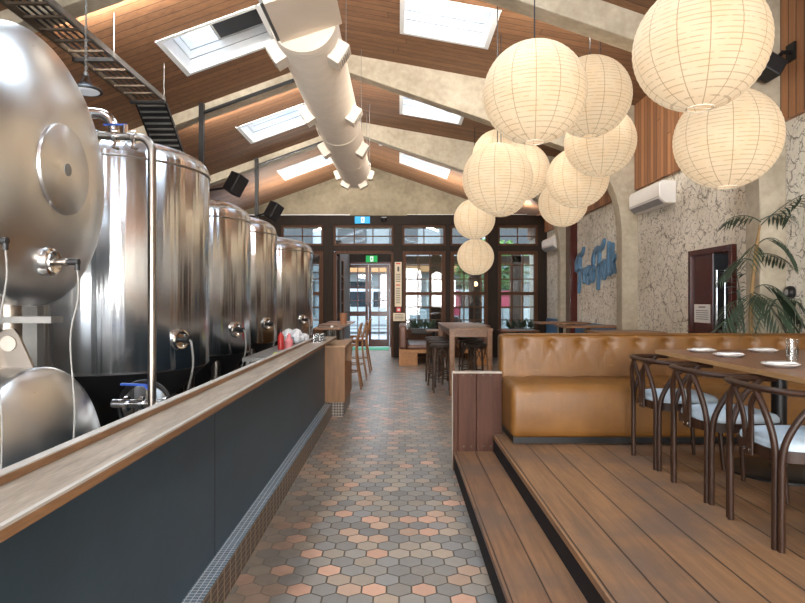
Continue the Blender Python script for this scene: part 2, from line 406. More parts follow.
def tag(o, label, cat, group=None):
    o['label'] = label; o['category'] = cat
    if group: o['group'] = group
    return o
def struct(o): o['kind'] = 'structure'; return o
def thing(name, label, cat, loc=(0, 0, 0), group=None):
    o = bpy.data.objects.new(name, None); COL.objects.link(o); o.location = loc; o.empty_display_size = 0.1
    return tag(o, label, cat, group)
def dup(root, loc, rz, label, group=None):
    def cp(o, par):
        c = o.copy(); COL.objects.link(c); c.parent = par
        for ch in list(o.children): cp(ch, c)
        return c
    r = cp(root, None); r.location = loc; r.rotation_euler = (0, 0, rz); r['label'] = label
    if group: r['group'] = group
    return r
def arc(c, r, a0, a1, n, plane='XZ'):
    out = []
    for i in range(n + 1):
        t = a0 + (a1 - a0) * i / n; u, w = r * math.cos(t), r * math.sin(t)
        out.append({'XZ': (c[0] + u, c[1], c[2] + w), 'XY': (c[0] + u, c[1] + w, c[2]), 'YZ': (c[0], c[1] + u, c[2] + w)}[plane])
    return out
def bez(p0, p1, p2, p3, n=12):
    p0, p1, p2, p3 = map(Vector, (p0, p1, p2, p3)); o = []
    for i in range(n + 1):
        t = i / n; o.append(p0 * (1 - t) ** 3 + p1 * 3 * t * (1 - t) ** 2 + p2 * 3 * t * t * (1 - t) + p3 * t ** 3)
    return o
def smoothpath(pts, n=6):
    pts = [Vector(p) for p in pts]; o = []
    for i in range(len(pts) - 1):
        a = pts[max(i - 1, 0)]; b = pts[i]; c = pts[i + 1]; d = pts[min(i + 2, len(pts) - 1)]
        for k in range(n):
            t = k / n
            o.append(0.5 * ((2 * b) + (c - a) * t + (2 * a - 5 * b + 4 * c - d) * t * t + (3 * b - a - 3 * c + d) * t ** 3))
    o.append(pts[-1]); return o
RX = Matrix.Rotation(PI / 2, 4, 'X'); RY = Matrix.Rotation(PI / 2, 4, 'Y')   # RY: local z -> world x
def TL(x, y, z): return Matrix.Translation((x, y, z))

# ------------------------------------------------------------------ room numbers
XL, XR, XRIDGE, ZR = -5.15, 3.67, -0.84, 5.2
YF, YB, YG = -5.0, 15.0, 17.0
YFRAMES = [2.18, 5.73, 9.28, 12.83]
SL, SR, SRF, XSTEP = 0.36, 0.18, 0.345, 2.5
def ceil_z(x, y):
    if x < XRIDGE: return ZR - SL * (XRIDGE - x)
    if 5.73 <= y < 12.83 or (y < 5.73 and x > XSTEP): return ZR - SR * (x - XRIDGE)
    return ZR - SRF * (x - XRIDGE)

# ------------------------------------------------------------------ floor, deck, step
struct(MB().box(XL, XR, YF, 18.4, -0.12, 0.0).build('floor', 'hexf', smooth=False))
DX, DZ, SX, SZ, DE = 0.775, 0.30, 0.4515, 0.16, 5.0
struct(MB().box(DX, XR, YF, DE + 0.35, DZ - 0.035, DZ).build('floor_deck', 'deck', smooth=False, bevel=0.004))
struct(MB().box(DX + 0.005, XR, YF, DE + 0.35, 0, DZ - 0.035).build('trim_1', 'riser', smooth=False))
struct(MB().box(SX, DX + 0.004, YF, DE, SZ - 0.03, SZ).build('floor_step', 'tread', smooth=False, bevel=0.004))
struct(MB().box(SX + 0.005, DX + 0.004, YF, DE, 0, SZ - 0.03).build('trim_2', 'riser', smooth=False))

# ------------------------------------------------------------------ walls and roof
struct(MB().box(XL - 0.2, XL, YF, YG, 0, 4.2).build('wall_left', 'darkwall', smooth=False))
struct(MB().box(XR, XR + 0.2, YF, YG, 0, 5.0).build('wall_right', 'stucco', smooth=False))
# wall behind the camera: piers and a head round three tall open bays, added to admit fill light
w = MB(); w.box(XL, XR, YF - 0.2, YF, 3.3, 5.3)
for a, b in ((XL, -4.2), (-1.9, -1.3), (1.3, 1.9), (3.3, XR)): w.box(a, b, YF - 0.2, YF, 0, 3.3)
struct(w.build('wall_front', 'white', smooth=False))
# gable above the glazed partition
g = MB(); zl, zr_ = ceil_z(XL, 16), ceil_z(XR, 16)
g.prism([(XL, 3.45), (XR, 3.45), (XR, zr_ + 0.05), (XRIDGE, ZR + 0.05), (XL, zl + 0.05)], 'Y', YG, YG + 0.2)
struct(g.build('wall_gable', 'gable', smooth=False))

# ceiling sheets with skylight holes
YSK = [8.2 - 3.54 * k for k in (3, 2, 1, 0, -1, -2)]     # far edges
LS, RS = (-2.85, -1.67), (0.04, 1.18)
def sheet(xa, xb, ya, yb, holes, zf=None):
    zf = zf or ceil_z
    xs = sorted({xa, xb} | {h[0] for h in holes} | {h[1] for h in holes})
    ys = sorted({ya, yb} | {h[2] for h in holes} | {h[3] for h in holes})
    m = MB()
    for i in range(len(xs) - 1):
        for j in range(len(ys) - 1):
            cx, cy = (xs[i] + xs[i + 1]) / 2, (ys[j] + ys[j + 1]) / 2
            if any(h[0] < cx < h[1] and h[2] < cy < h[3] for h in holes): continue
            P = [(xs[i], ys[j]), (xs[i + 1], ys[j]), (xs[i + 1], ys[j + 1]), (xs[i], ys[j + 1])]
            m.add([(x, y, zf(x, cy)) for x, y in P] + [(x, y, zf(x, cy) + 0.06) for x, y in P],
                  [(0, 3, 2, 1), (4, 5, 6, 7), (0, 1, 5, 4), (1, 2, 6, 5), (2, 3, 7, 6), (3, 0, 4, 7)])
    return m
sky_l = [(LS[0], LS[1], y - 1.03, y) for y in YSK]; sky_r = [(RS[0], RS[1], y - 1.03, y) for y in YSK]
struct(sheet(XL, XRIDGE, YF, YG, sky_l).build('ceiling', 'ceil', smooth=False))
struct(sheet(XRIDGE, XR, 5.85, 12.83, sky_r[3:5]).build('ceiling', 'ceil', smooth=False))
struct(sheet(XRIDGE, XSTEP, YF, 5.85, sky_r[:3], lambda x, y: ZR - SRF * (x - XRIDGE)).build('ceiling', 'ceil', smooth=False))
struct(sheet(XSTEP, XR, YF, 5.85, [], lambda x, y: ZR - SR * (x - XRIDGE)).build('ceiling', 'ceil', smooth=False))
struct(MB().box(XSTEP, XSTEP + 0.03, YF, 5.85, ZR - SRF * (XSTEP - XRIDGE), ZR - SR * (XSTEP - XRIDGE) + 0.05).build('wall_clerestory', 'panel', smooth=False))
struct(sheet(XRIDGE, XR, 12.95, YG, sky_r[5:]).build('ceiling', 'ceil', smooth=False))
# each skylight: white lining, black shadow gaps, glass (one has a blind half drawn)
def skylight(i, h, slope, blind=False):
    x0, x1, y0, y1 = h; H = 0.42; t = 0.03
    zc = lambda x: ceil_z(x, (y0 + y1) / 2)
    m = MB()
    def wall(a, b, dz0, dz1, inset=(0, 0)):
        pass
    def slab(xa, xb, ya, yb, d0, d1, mm):
        mm.add([(x, y, zc(x) + d) for d in (d0, d1) for x, y in ((xa, ya), (xb, ya), (xb, yb), (xa, yb))],
               [(0, 3, 2, 1), (4, 5, 6, 7), (0, 1, 5, 4), (1, 2, 6, 5), (2, 3, 7, 6), (3, 0, 4, 7)])
    for d0, d1, e in ((-0.012, 0.17, -0.03), (0.18, 0.29, -0.036), (0.30, H, -0.042)):
        e = -e
        slab(x0 - t + e * 0, x0 + e, y0 - t, y1 + t, d0, d1, m); slab(x1 - e, x1 + t, y0 - t, y1 + t, d0, d1, m)
        slab(x0, x1, y0 - t, y0 + e, d0, d1, m); slab(x0, x1, y1 - e, y1 + t, d0, d1, m)
    o = struct(m.build('window_%d' % i, 'welltrim', smooth=False))
    b = MB()
    for d0, d1 in ((0.17, 0.18), (0.29, 0.30)):
        slab(x0 - t, x0 + 0.022, y0, y1, d0, d1, b); slab(x1 - 0.022, x1 + t, y0, y1, d0, d1, b)
        slab(x0, x1, y1 - 0.022, y1 + t, d0, d1, b); slab(x0, x1, y0 - t, y0 + 0.022, d0, d1, b)
    b.build('shadow_gap', 'black', o, smooth=False)
    gm = MB(); slab(x0 - t, x1 + t, y0 - t, y1 + t, H, H + 0.01, gm); gm.build('glass', 'skyglass', o, smooth=False)
    if blind:
        q = MB(); xm = x0 + 0.38 * (x1 - x0)
        slab(xm, x1, y0, y1, 0.31, 0.318, q); q.build('blind', 'blind', o, smooth=False)
        q = MB(); slab(xm - 0.03, xm, y0, y1, 0.30, 0.33, q); q.build('blind_bar', 'welltrim', o, smooth=False)
n = 1
for k, y in enumerate(YSK):
    skylight(n, sky_l[k], SL, blind=(k == 3)); n += 1
    skylight(n, sky_r[k], SRF if k in (0, 1, 2, 5) else SR); n += 1
NWIN = n

# concrete portal frames
def portal(y):
    d = 0.24; o = MB()
    cz = lambda x: ceil_z(x, y - 0.1 if y > 12 or y < 3 else y + 0.1) + 0.03 if not 5 < y < 6 else min(ceil_z(x, y - 0.1), ceil_z(x, y + 0.1)) + 0.03
    bot = lambda x: 4.64 - 0.345 * x
    curve = [tuple(p) for p in bez((2.45, 0, bot(2.45)), (3.15, 0, bot(3.15)), (3.42, 0, 3.2), (3.42, 0, 2.3), 12)]
    pts = [(XRIDGE, cz(XRIDGE)), (XRIDGE, bot(XRIDGE))] + [(p[0], p[2]) for p in curve] + [(3.42, 0), (XR, 0), (XR, cz(XR))] + ([(XSTEP + 0.01, cz(XSTEP + 0.01)), (XSTEP, cz(XSTEP))] if y < 6 else [])
    o.prism(pts, 'Y', y, y + d)
    lz = lambda x: ceil_z(x, y) - 0.17
    curve = [tuple(p) for p in bez((-4.2, 0, lz(-4.2)), (-4.75, 0, lz(-4.75)), (-4.9, 0, 3.2), (-4.9, 0, 2.3), 10)]
    pts = [(XRIDGE, cz(XRIDGE)), (XRIDGE, lz(XRIDGE))] + [(p[0], p[2]) for p in curve] + [(-4.9, 0), (XL, 0), (XL, cz(XL))]
    o.prism(pts, 'Y', y, y + d)
    return struct(o.build('beam_portal', 'conc', bevel=0.01, angle=30))
for y in YFRAMES: portal(y)
# timber panelling on the upper wall, bay by bay
tn = 3
for a, b in ((YF, 2.18), (2.42, 5.73), (5.97, 9.28), (9.52, 12.83)):
    struct(MB().box(XR - 0.06, XR, a, b, 3.10, ceil_z(XR, a) + 0.02).build('trim_%d' % tn, 'panel', smooth=False)); tn += 1
struct(MB().box(XR - 0.06, XR, 13.07, YG, 3.10, 3.7).build('trim_%d' % tn, 'panel', smooth=False)); tn += 1
struct(MB().box(XR - 0.14, XR, 12.45, 12.8, 0, 3.1).build('trim_%d' % tn, 'maroon', smooth=False)); tn += 1
struct(MB().box(XR - 0.05, XR, 9.55, 12.44, 0, 0.98).build('baseboard_right', 'dado', smooth=False))
struct(MB().box(XR - 0.05, XR, 13.1, 14.9, 0, 0.98).build('baseboard_right_far', 'dado', smooth=False))
# a pilaster strip of conduit pipes beside the first frame
for k, (x, y, r) in enumerate(((XR - 0.03, 5.98 + 0.12, 0.022), (XR - 0.03, 6.22, 0.016))):
    tag(MB().cyl((x, y, 0), (x, y, 3.1), r, 10).build('conduit_pipe', 'white'), ('thick white conduit pipe running up the plaster behind the palm', 'thin white conduit pipe just beyond the thick one behind the palm')[k], 'pipe')

# ------------------------------------------------------------------ glazed partition at the end of the room
PX = 15.0 / 605.0
def ux(u): return (u - 399) * PX
def vz(v): return 1.4 - (v - 301) * PX
w = MB()
w.box(XL, XR, YB, YB + 0.16, vz(225), vz(215.5))
for a, b in ((272, 281), (323, 333.5), (393.5, 402.5), (445.5, 450.5), (488, 498), (538, 548)):
    w.box(ux(a), ux(b), YB, YB + 0.16, 0, vz(225))
w.box(ux(272), ux(548), YB + 0.01, YB + 0.15, vz(251), vz(245.5))
w.box(XL, ux(272), YB + 0.02, YB + 0.14, 0, vz(224))
struct(w.build('wall_back', 'post', smooth=False, bevel=0.006))
w = MB()
for a, b in ((281, 323), (402.5, 445.5), (450.5, 488), (498, 538)): w.box(ux(a), ux(b), YB + 0.02, YB + 0.13, 0, vz(333))
struct(w.build('baseboard_back', 'frame', smooth=False))
struct(MB().box(XL, ux(350), YB - 0.05, YB + 0.02, vz(215.5), vz(214.6)).build('trim_%d' % tn, 'acw', smooth=False)); tn += 1

def glazing(i, x0, x1, z0, z1, y, cols, zbars, fw=0.06, bw=0.025, thick=()):
    global NWIN
    f = MB(); d0, d1 = y + 0.03, y + 0.11
    f.box(x0, x0 + fw, d0, d1, z0, z1); f.box(x1 - fw, x1, d0, d1, z0, z1)
    f.box(x0 + fw, x1 - fw, d0, d1, z0, z0 + fw); f.box(x0 + fw, x1 - fw, d0, d1, z1 - fw, z1)
    for z in thick: f.box(x0 + fw, x1 - fw, d0, d1, z - 0.04, z + 0.04)
    o = struct(f.build('window_%d' % i, 'frame', smooth=False))
    m = MB()
    for c in range(1, cols):
        x = x0 + fw + (x1 - x0 - 2 * fw) * c / cols; m.box(x - bw / 2, x + bw / 2, y + 0.05, y + 0.09, z0 + fw, z1 - fw)
    for z in zbars: m.box(x0 + fw, x1 - fw, y + 0.051, y + 0.089, z - bw / 2, z + bw / 2)
    m.build('glazing_bars', 'frame', o, smooth=False)
    MB().box(x0 + fw, x1 - fw, y + 0.066, y + 0.072, z0 + fw, z1 - fw).build('glass', 'glass', o, smooth=False)
    return o
wn = NWIN
for a, b in ((281, 323), (402.5, 445.5), (450.5, 488), (498, 538)):
    glazing(wn, ux(a), ux(b), vz(245.5), vz(225), YB, 2, [vz(236)], 0.05); wn += 1
    zt = [vz(v) for v in (265, 279, 307, 320)]
    glazing(wn, ux(a), ux(b), vz(333), vz(251), YB, 3, zt, 0.09, thick=(vz(293.5),)); wn += 1
glazing(wn, ux(333.5), ux(393.5), vz(245.5), vz(225), YB, 3, [vz(236)], 0.05); wn += 1
# door frame of the open inner doorway, one leaf folded back
d = MB(); x0, x1 = ux(333.5), ux(393.5); zt = vz(252)
d.box(x0, x0 + 0.06, YB + 0.01, YB + 0.15, 0, zt); d.box(x1 - 0.06, x1, YB + 0.01, YB + 0.15, 0, zt); d.box(x0 + 0.06, x1 - 0.06, YB + 0.01, YB + 0.15, zt - 0.04, zt + 0.03)
struct(d.build('door_1', 'frame', smooth=False))
def leaf(name, parent, x0, x1, y, z0, z1, cols, zb, mat, T=None):
    f = MB(); s = 0.085
    f.box(x0, x0 + s, y, y + 0.05, z0, z1, T); f.box(x1 - s, x1, y, y + 0.05, z0, z1, T)
    f.box(x0 + s, x1 - s, y, y + 0.05, z1 - 0.1, z1, T); f.box(x0 + s, x1 - s, y, y + 0.05, z0, z0 + 0.22, T)
    zm = z0 + 0.40 * (z1 - z0); f.box(x0 + s, x1 - s, y, y + 0.05, zm - 0.07, zm + 0.07, T)
    for c in range(1, cols):
        x = x0 + s + (x1 - x0 - 2 * s) * c / cols; f.box(x - 0.014, x + 0.014, y + 0.01, y + 0.04, z0 + 0.22, z1 - 0.1, T)
    for z in zb: f.box(x0 + s, x1 - s, y + 0.01, y + 0.04, z - 0.012, z + 0.012, T)
    o = f.build(name, mat, parent, smooth=False)
    g = MB(); g.box(x0 + s, x1 - s, y + 0.022, y + 0.028, z0 + 0.22, z1 - 0.1, T); g.build('glass', 'glass', o, smooth=False)
    return o
T = TL(ux(335.5), YB + 0.2, 0) @ Matrix.Rotation(math.radians(80), 4, 'Z')
struct(leaf('door_2', None, 0, 0.78, 0, 0.01, vz(255), 2, [0.7, 1.35, 1.7, 2.05], 'frame', T))
# outer porch wall with the street doors
YO = 18.4; PO = YO / 605.0
def ox(u): return (u - 399) * PO
def oz(v): return 1.4 - (v - 301) * PO
w = MB()
w.box(ox(280), ox(345), YO, YO + 0.15, oz(262), oz(252)); w.box(ox(391.5), ox(560), YO, YO + 0.15, oz(262), oz(256))
w.box(ox(341), ox(395), YO, YO + 0.15, oz(262), oz(250))
for a, b in ((338, 345), (391.5, 397), (432, 440), (471, 480), (512, 521), (556, 566)): w.box(ox(a), ox(b), YO, YO + 0.15, 0, oz(252))
struct(w.build('wall_porch', 'post', smooth=False))
struct(MB().box(-1.62, -1.5, YB + 0.35, YO, 0, 2.95).build('wall_vestibule', 'post', smooth=False))
dd = MB(); xa, xb = ox(345), ox(391.5)
dd.box(xa, xa + 0.06, YO, YO + 0.14, 0, oz(262)); dd.box(xb - 0.06, xb, YO, YO + 0.14, 0, oz(262)); dd.box(xa + 0.06, xb - 0.06, YO, YO + 0.14, oz(262) - 0.06, oz(262))
struct(dd.build('door_3', 'maroon', smooth=False))
xm = (xa + xb) / 2
for k, (a, b) in enumerate(((xa + 0.065, xm - 0.005), (xm + 0.005, xb - 0.065))):
    lf = leaf('door_%d' % (4 + k), None, a, b, YO + 0.04, 0.01, oz(262) - 0.07, 2, [oz(v) for v in (274, 287, 300.5, 329)], 'maroon'); struct(lf)
    hx = b - 0.05 if k == 0 else a + 0.05
    MB().cyl((hx, YO + 0.0, 0.95), (hx, YO + 0.0, 1.35), 0.014, 8).build('door_handle', 'chrome', lf)
for a, b in ((397, 432), (440, 471), (480, 512), (521, 556)):
    glazing(wn, ox(a), ox(b), 0.5, oz(262), YO, 3, [oz(v) for v in (272, 283, 296, 308)], 0.06); wn += 1
glazing(wn, ox(300), ox(338), 0.5, oz(262), YO, 4, [oz(v) for v in (272, 283, 296, 308)], 0.06); wn += 1
tag(MB().box(-1.45, -0.3, 17.2, 18.3, 0.0, 0.012).build('door_mat', 'green', smooth=False), 'green mat on the floor before the street doors', 'mat')

# ------------------------------------------------------------------ street outside
struct(MB().box(-30, 30, 18.4, 60, -0.2, -0.02).build('street_ground', 'pave', smooth=False))
def building(x0, x1, y, h, mat, band, label, nw):
    t = thing('street_building', label, 'building', ((x0 + x1) / 2, y, -0.02))
    MB().box(x0, x1, y, y + 6, -0.02, h).build('wall', mat, t, smooth=False)
    MB().box(x0 + 0.1, x1 - 0.1, y - 0.9, y - 0.001, 3.0, 3.35).build('awning', band, t, smooth=False)
    for k in range(nw):
        a = x0 + (x1 - x0) * (k + 0.15) / nw; b = x0 + (x1 - x0) * (k + 0.85) / nw
        f = MB(); f.box(a, b, y - 0.06, y - 0.001, 0.5, 2.6); f = f.build('shop_window', 'facade2', t, smooth=False)
        MB().box(a + 0.08, b - 0.08, y - 0.07, y - 0.061, 0.6, 2.5).build('pane', 'vang', f, smooth=False)
        MB().box(a + 0.2, b - 0.2, y - 0.04, y - 0.001, 4.2, 5.8).build('upper_window', 'vang', t, smooth=False)
building(-16, -4.2, 34, 8, 'facade', 'facade2', 'pale shop building across the street beyond the street doors', 4)
building(-4.1, 4.6, 34.2, 7, 'facade2', 'awn', 'grey shop building with orange awning across the street', 3)
building(4.7, 18, 34, 8.5, 'facade', 'facade2', 'pale shop building beside the trees across the street', 4)
def van(x, y, label):
    t = thing('parked_van', label, 'van', (x, y, -0.02))
    L = [(0, 0.35), (4.6, 0.35), (4.6, 1.0), (3.9, 1.15), (3.2, 1.9), (0.1, 1.95), (0, 1.8)]
    MB().prism([(a + x, b) for a, b in L], 'Y', y, y + 1.8).build('body', 'van', t, bevel=0.08, seg=3)
    MB().prism([(a + x, b) for a, b in ((3.05, 1.8), (3.7, 1.15), (2.3, 1.15), (2.3, 1.8))], 'Y', y - 0.01, y - 0.001).build('side_window', 'vang', t, smooth=False)
    MB().prism([(a + x, b) for a, b in ((2.1, 1.8), (2.1, 1.15), (0.4, 1.15), (0.4, 1.8))], 'Y', y - 0.01, y - 0.001).build('side_window', 'vang', t, smooth=False)
    for wx in (0.9, 3.7): MB().cyl((x + wx, y - 0.04, 0.33), (x + wx, y + 0.2, 0.33), 0.34, 24).build('wheel', 'tyre', t)
van(-3.4, 26, 'white van parked on the street beyond the double doors')
van(1.7, 28, 'white van parked on the street beyond the window wall')
def tree(x, y, h, r, label):
    t = thing('street_tree', label, 'tree', (x, y, -0.02))
    MB().tube([(x, y, -0.02), (x + 0.05, y, h * 0.5), (x, y, h * 0.8)], [0.16, 0.12, 0.06], 10).build('trunk', 'bark', t)
    m = MB(); rr = random.Random(int(x * 10))
    for k in range(700):
        a, b, c = rr.gauss(0, 1), rr.gauss(0, 1), rr.gauss(0, 1); q = (a * a + b * b + c * c) ** 0.5; s = r * (0.6 + 0.4 * rr.random())
        T = TL(x + a / q * s, y + b / q * s, h * 0.8 + c / q * s * 0.8) @ Matrix.Rotation(rr.random() * 6, 4, 'Z') @ Matrix.Rotation(rr.random() * 3, 4, 'X')
        m.add([(-0.16, 0, 0), (0, 0.08, 0.02), (0.16, 0, 0), (0, -0.08, 0.02)], [(0, 1, 2, 3)], T)
    m.build('crown', 'treeleaf', t, smooth=False)
tree(3.6, 24, 3.4, 1.5, 'leafy green street tree standing beyond the pink banner')
tree(6.6, 25, 3.6, 1.7, 'leafy green street tree standing outside the last window')
for a, b, z0, z1, lab in ((1.35, 2.1, 0.9, 1.75, 'pink banner board outside the window under the hanging lanterns'), (3.5, 4.0, 1.15, 1.75, 'smaller pink banner board outside the last window')):
    t = thing('street_banner', lab, 'banner', ((a + b) / 2, 20.63, -0.02))
    MB().box(a, b, 20.6, 20.66, z0, z1).build('board', 'pinkb', t, smooth=False)
    for x in (a + 0.05, b - 0.05): MB().cyl((x, 20.69, -0.02), (x, 20.69, z1), 0.025, 10).build('leg', 'galv', t)
for k, u in enumerate((440.2, 475.6)):
    x = ox(u) * 18.1 / 18.4; z = 1.4 + (301 - 284) * 18.1 / 605
    t = thing('porch_lamp', ('lit globe bulb outside the first window past the doors', 'lit globe bulb seen beneath the lowest paper lantern')[k], 'lamp', (x, 18.1, z))
    MB().lathe([(0.0, -0.07), (0.05, -0.05), (0.07, 0), (0.05, 0.05), (0.02, 0.07)], TL(x, 18.1, z), 16).build('bulb', 'bulb', t)
    MB().cyl((x, 18.1, z + 0.07), (x, 18.1, z + 0.14), 0.03, 12).build('holder', 'black', t)
    MB().tube([(x, 18.1, z + 0.14), (x, 18.1, z + 0.2), (x, 18.4, z + 0.2)], 0.01, 8).build('arm', 'black', t)

for k, (a, b) in enumerate(((-3.4, -1.3), (0.2, 3.2))):  # the strip behind the lanterns is added fill for the gable
    t = thing('linear_uplight', ('slim linear uplight lying on the lintel beside the blue sign, towards the tanks', 'added slim fill uplight lying on the lintel behind the lanterns')[k], 'light', ((a + b) / 2, YB + 0.08, vz(215.5)))
    MB().box(a, b, YB + 0.04, YB + 0.12, vz(215.5), vz(215.5) + 0.03).build('housing', 'black', t, smooth=False)
    MB().box(a + 0.01, b - 0.01, YB + 0.045, YB + 0.115, vz(215.5) + 0.03, vz(215.5) + 0.034).build('diffuser', 'bay', t, smooth=False)
    l = bpy.data.lights.new('uplight', 'AREA'); l.shape = 'RECTANGLE'; l.size = b - a; l.size_y = 0.07; l.energy = UPL * (b - a); l.color = (1.0, 0.94, 0.84)
    o = bpy.data.objects.new('uplight', l); COL.objects.link(o); o.location = ((a + b) / 2, YB + 0.08, vz(215.5) + 0.04); o.rotation_euler = (PI, 0, 0)
def beam_fill(x0, x1, zf, y, lab):  # added lamps hidden behind the beams to brighten the back of the room
    xc = (x0 + x1) / 2; L = math.hypot(x1 - x0, zf(x1) - zf(x0)); an = math.atan2(zf(x1) - zf(x0), x1 - x0)
    t = thing('beam_fill_light', lab, 'light', (xc, y, zf(xc)), 'added fill lights on the far faces of the beams')
    Q = TL(xc, y, zf(xc)) @ Matrix.Rotation(-an, 4, 'Y')
    MB().box(-L / 2, L / 2, 0.002, 0.04, -0.04, 0.04, Q).build('housing', 'acw', t, smooth=False)
    MB().box(-L / 2 + 0.01, L / 2 - 0.01, 0.04, 0.046, -0.035, 0.035, Q).build('diffuser', 'bay', t, smooth=False)
    l = bpy.data.lights.new('beam_fill', 'AREA'); l.shape = 'RECTANGLE'; l.size = L; l.size_y = 0.07; l.energy = REARFILL * L; l.color = (1.0, 0.94, 0.86)
    o = bpy.data.objects.new('beam_fill', l); COL.objects.link(o)
    o.matrix_world = Q @ TL(0, 0.055, 0) @ Matrix.Rotation(PI / 2, 4, 'X')
for y, w_ in ((YFRAMES[1], 'nearer'), (YFRAMES[2], 'middle')):
    beam_fill(*((0.2, 2.3) if y < 6 or y < 9 else (-0.5, 0.8)), lambda x: 4.64 - 0.345 * x + 0.10, y + 0.24, 'added linear fill light behind the %s concrete beam, towards the stucco' % w_)
    beam_fill(-3.4, -1.4, lambda x: ceil_z(x, y) - 0.09, y + 0.24, 'added linear fill light behind the %s concrete beam, above the tanks' % w_)
# ------------------------------------------------------------------ signs and notices on the partition
def board(name, label, cat, u0, u1, v0, v1, y, mat, bevel=0.0, th=0.03):
    k = y / 605.0
    t = thing(name, label, cat, ((u0 + u1) / 2 * k - 399 * k, y - th / 2, 1.4 - (v1 - 301) * k))
    MB().box((u0 - 399) * k, (u1 - 399) * k, y - th, y, 1.4 - (v1 - 301) * k, 1.4 - (v0 - 301) * k).build('panel', mat, t, smooth=False)
    return t, k
def marks(t, k, y, lst, mat, name='print'):
    m = MB()
    for u0, u1, v0, v1 in lst: m.box((u0 - 399) * k, (u1 - 399) * k, y - 0.004, y, 1.4 - (v1 - 301) * k, 1.4 - (v0 - 301) * k)
    m.build(name, mat, t, smooth=False)
def person_mark(t, k, y, uc, vc, s, mat):
    m = MB(); P = lambda u, v: ((u - 399) * k, y, 1.4 - (v - 301) * k)
    m.cyl(P(uc + 0.05 * s, vc - 0.36 * s), (P(uc + 0.05 * s, vc - 0.36 * s)[0], y - 0.004, P(uc, vc - 0.36 * s)[2]), 0.10 * s * k, 12)
    def bar(a, b, wd):
        a, b = Vector((a[0], 0, a[1])), Vector((b[0], 0, b[1])); dr = (b - a).normalized(); nn = Vector((-dr.z, 0, dr.x)) * wd / 2
        q = [a + nn, b + nn, b - nn, a - nn]; q = [P(uc + p.x * s, vc + p.z * s) for p in q]
        m.add([(p[0], y - 0.004, p[2]) for p in q] + [(p[0], y, p[2]) for p in q], [(0, 1, 2, 3), (4, 7, 6, 5), (0, 4, 5, 1), (1, 5, 6, 2), (2, 6, 7, 3), (3, 7, 4, 0)])
    bar((0.02, -0.24), (-0.06, 0.06), 0.17); bar((-0.05, 0.03), (0.16, 0.2), 0.11); bar((0.16, 0.18), (0.1, 0.42), 0.1)
    bar((-0.06, 0.05), (-0.12, 0.26), 0.11); bar((-0.12, 0.25), (-0.34, 0.3), 0.09); bar((0.02, -0.2), (0.24, -0.06), 0.08); bar((0.0, -0.22), (-0.24, -0.08), 0.08)
    m.build('pictogram', mat, t, smooth=False)
t, k = board('accessible_entry_sign', 'lit blue sign with white pictogram on the lintel above the doorway', 'sign', 355, 370, 216.8, 223.6, YB - 0.01, 'signblue', th=0.06)
marks(t, k, YB - 0.071, [(361.2, 364.6, 217.4, 223.0)], 'signwhite', 'pictogram_ground'); person_mark(t, k, YB - 0.077, 362.9, 220.2, 5.2, 'signblue')
t, k = board('exit_sign', 'lit green exit sign hanging inside the porch above the street doors', 'sign', 366, 377.3, 255.8, 262.2, YO - 0.06, 'signgreen', th=0.06)
marks(t, k, YO - 0.121, [(370.3, 373.4, 256.6, 261.6)], 'signwhite', 'pictogram_ground'); person_mark(t, k, YO - 0.127, 371.8, 259.1, 4.6, 'signgreen')
MB().cyl(((371.6 - 399) * k, YO - 0.09, 1.4 + (301 - 255.8) * k), ((371.6 - 399) * k, YO - 0.09, 1.4 + (301 - 249) * k), 0.012, 8).build('bracket', 'black', t)
MB().box((370 - 399) * k, (373 - 399) * k, YO - 0.1, YO + 0.02, 1.4 + (301 - 250) * k, 1.4 + (301 - 248.6) * k).build('bracket', 'black', t, smooth=False)
t, k = board('menu_poster', 'tall cream poster with red heading on the post beside the doorway', 'poster', 394.8, 401.6, 262, 306.5, YB - 0.002, 'paperwarm', th=0.012)
marks(t, k, YB - 0.0145, [(396, 400.4, 263, 264.2), (396, 400, 284.5, 285.6)], 'red', 'red_heading'); marks(t, k, YB - 0.0145, [(396, 400.4, 274 + 0 * i + 1.8 * i, 274.7 + 1.8 * i) for i in range(5)] + [(396, 400.2, 288 + 1.8 * i, 288.7 + 1.8 * i) for i in range(9)] + [(397.3, 399.3, 266.6, 271.5)], 'ink')
t, k = board('fire_call_point', 'small red fire call point below the tall cream poster', 'alarm', 396.4, 401, 307.3, 312, YB - 0.002, 'red', th=0.05)
marks(t, k, YB - 0.053, [(397.5, 399.9, 308.6, 310.8)], 'paper', 'press_plate')
t, k = board('paper_notice', 'square cream notice below the red call point', 'notice', 393.2, 405, 313, 321, YB - 0.002, 'paperwarm', th=0.012)
marks(t, k, YB - 0.0145, [(394.6, 403.4, 314.4 + 1.4 * i, 315 + 1.4 * i) for i in range(4)], 'ink')
t = thing('security_camera', 'small dark dome camera on the lintel beside the blue sign', 'camera', (ux(384), YB, vz(218)))
MB().lathe([(0.0, -0.07), (0.05, -0.06), (0.075, -0.01), (0.08, 0.02)], TL(ux(384), YB - 0.09, vz(219.2)), 20).build('dome', 'blackp', t)
MB().box(ux(384) - 0.06, ux(384) + 0.06, YB - 0.1, YB - 0.002, vz(218.6), vz(217.6)).build('bracket', 'acw', t, smooth=False)

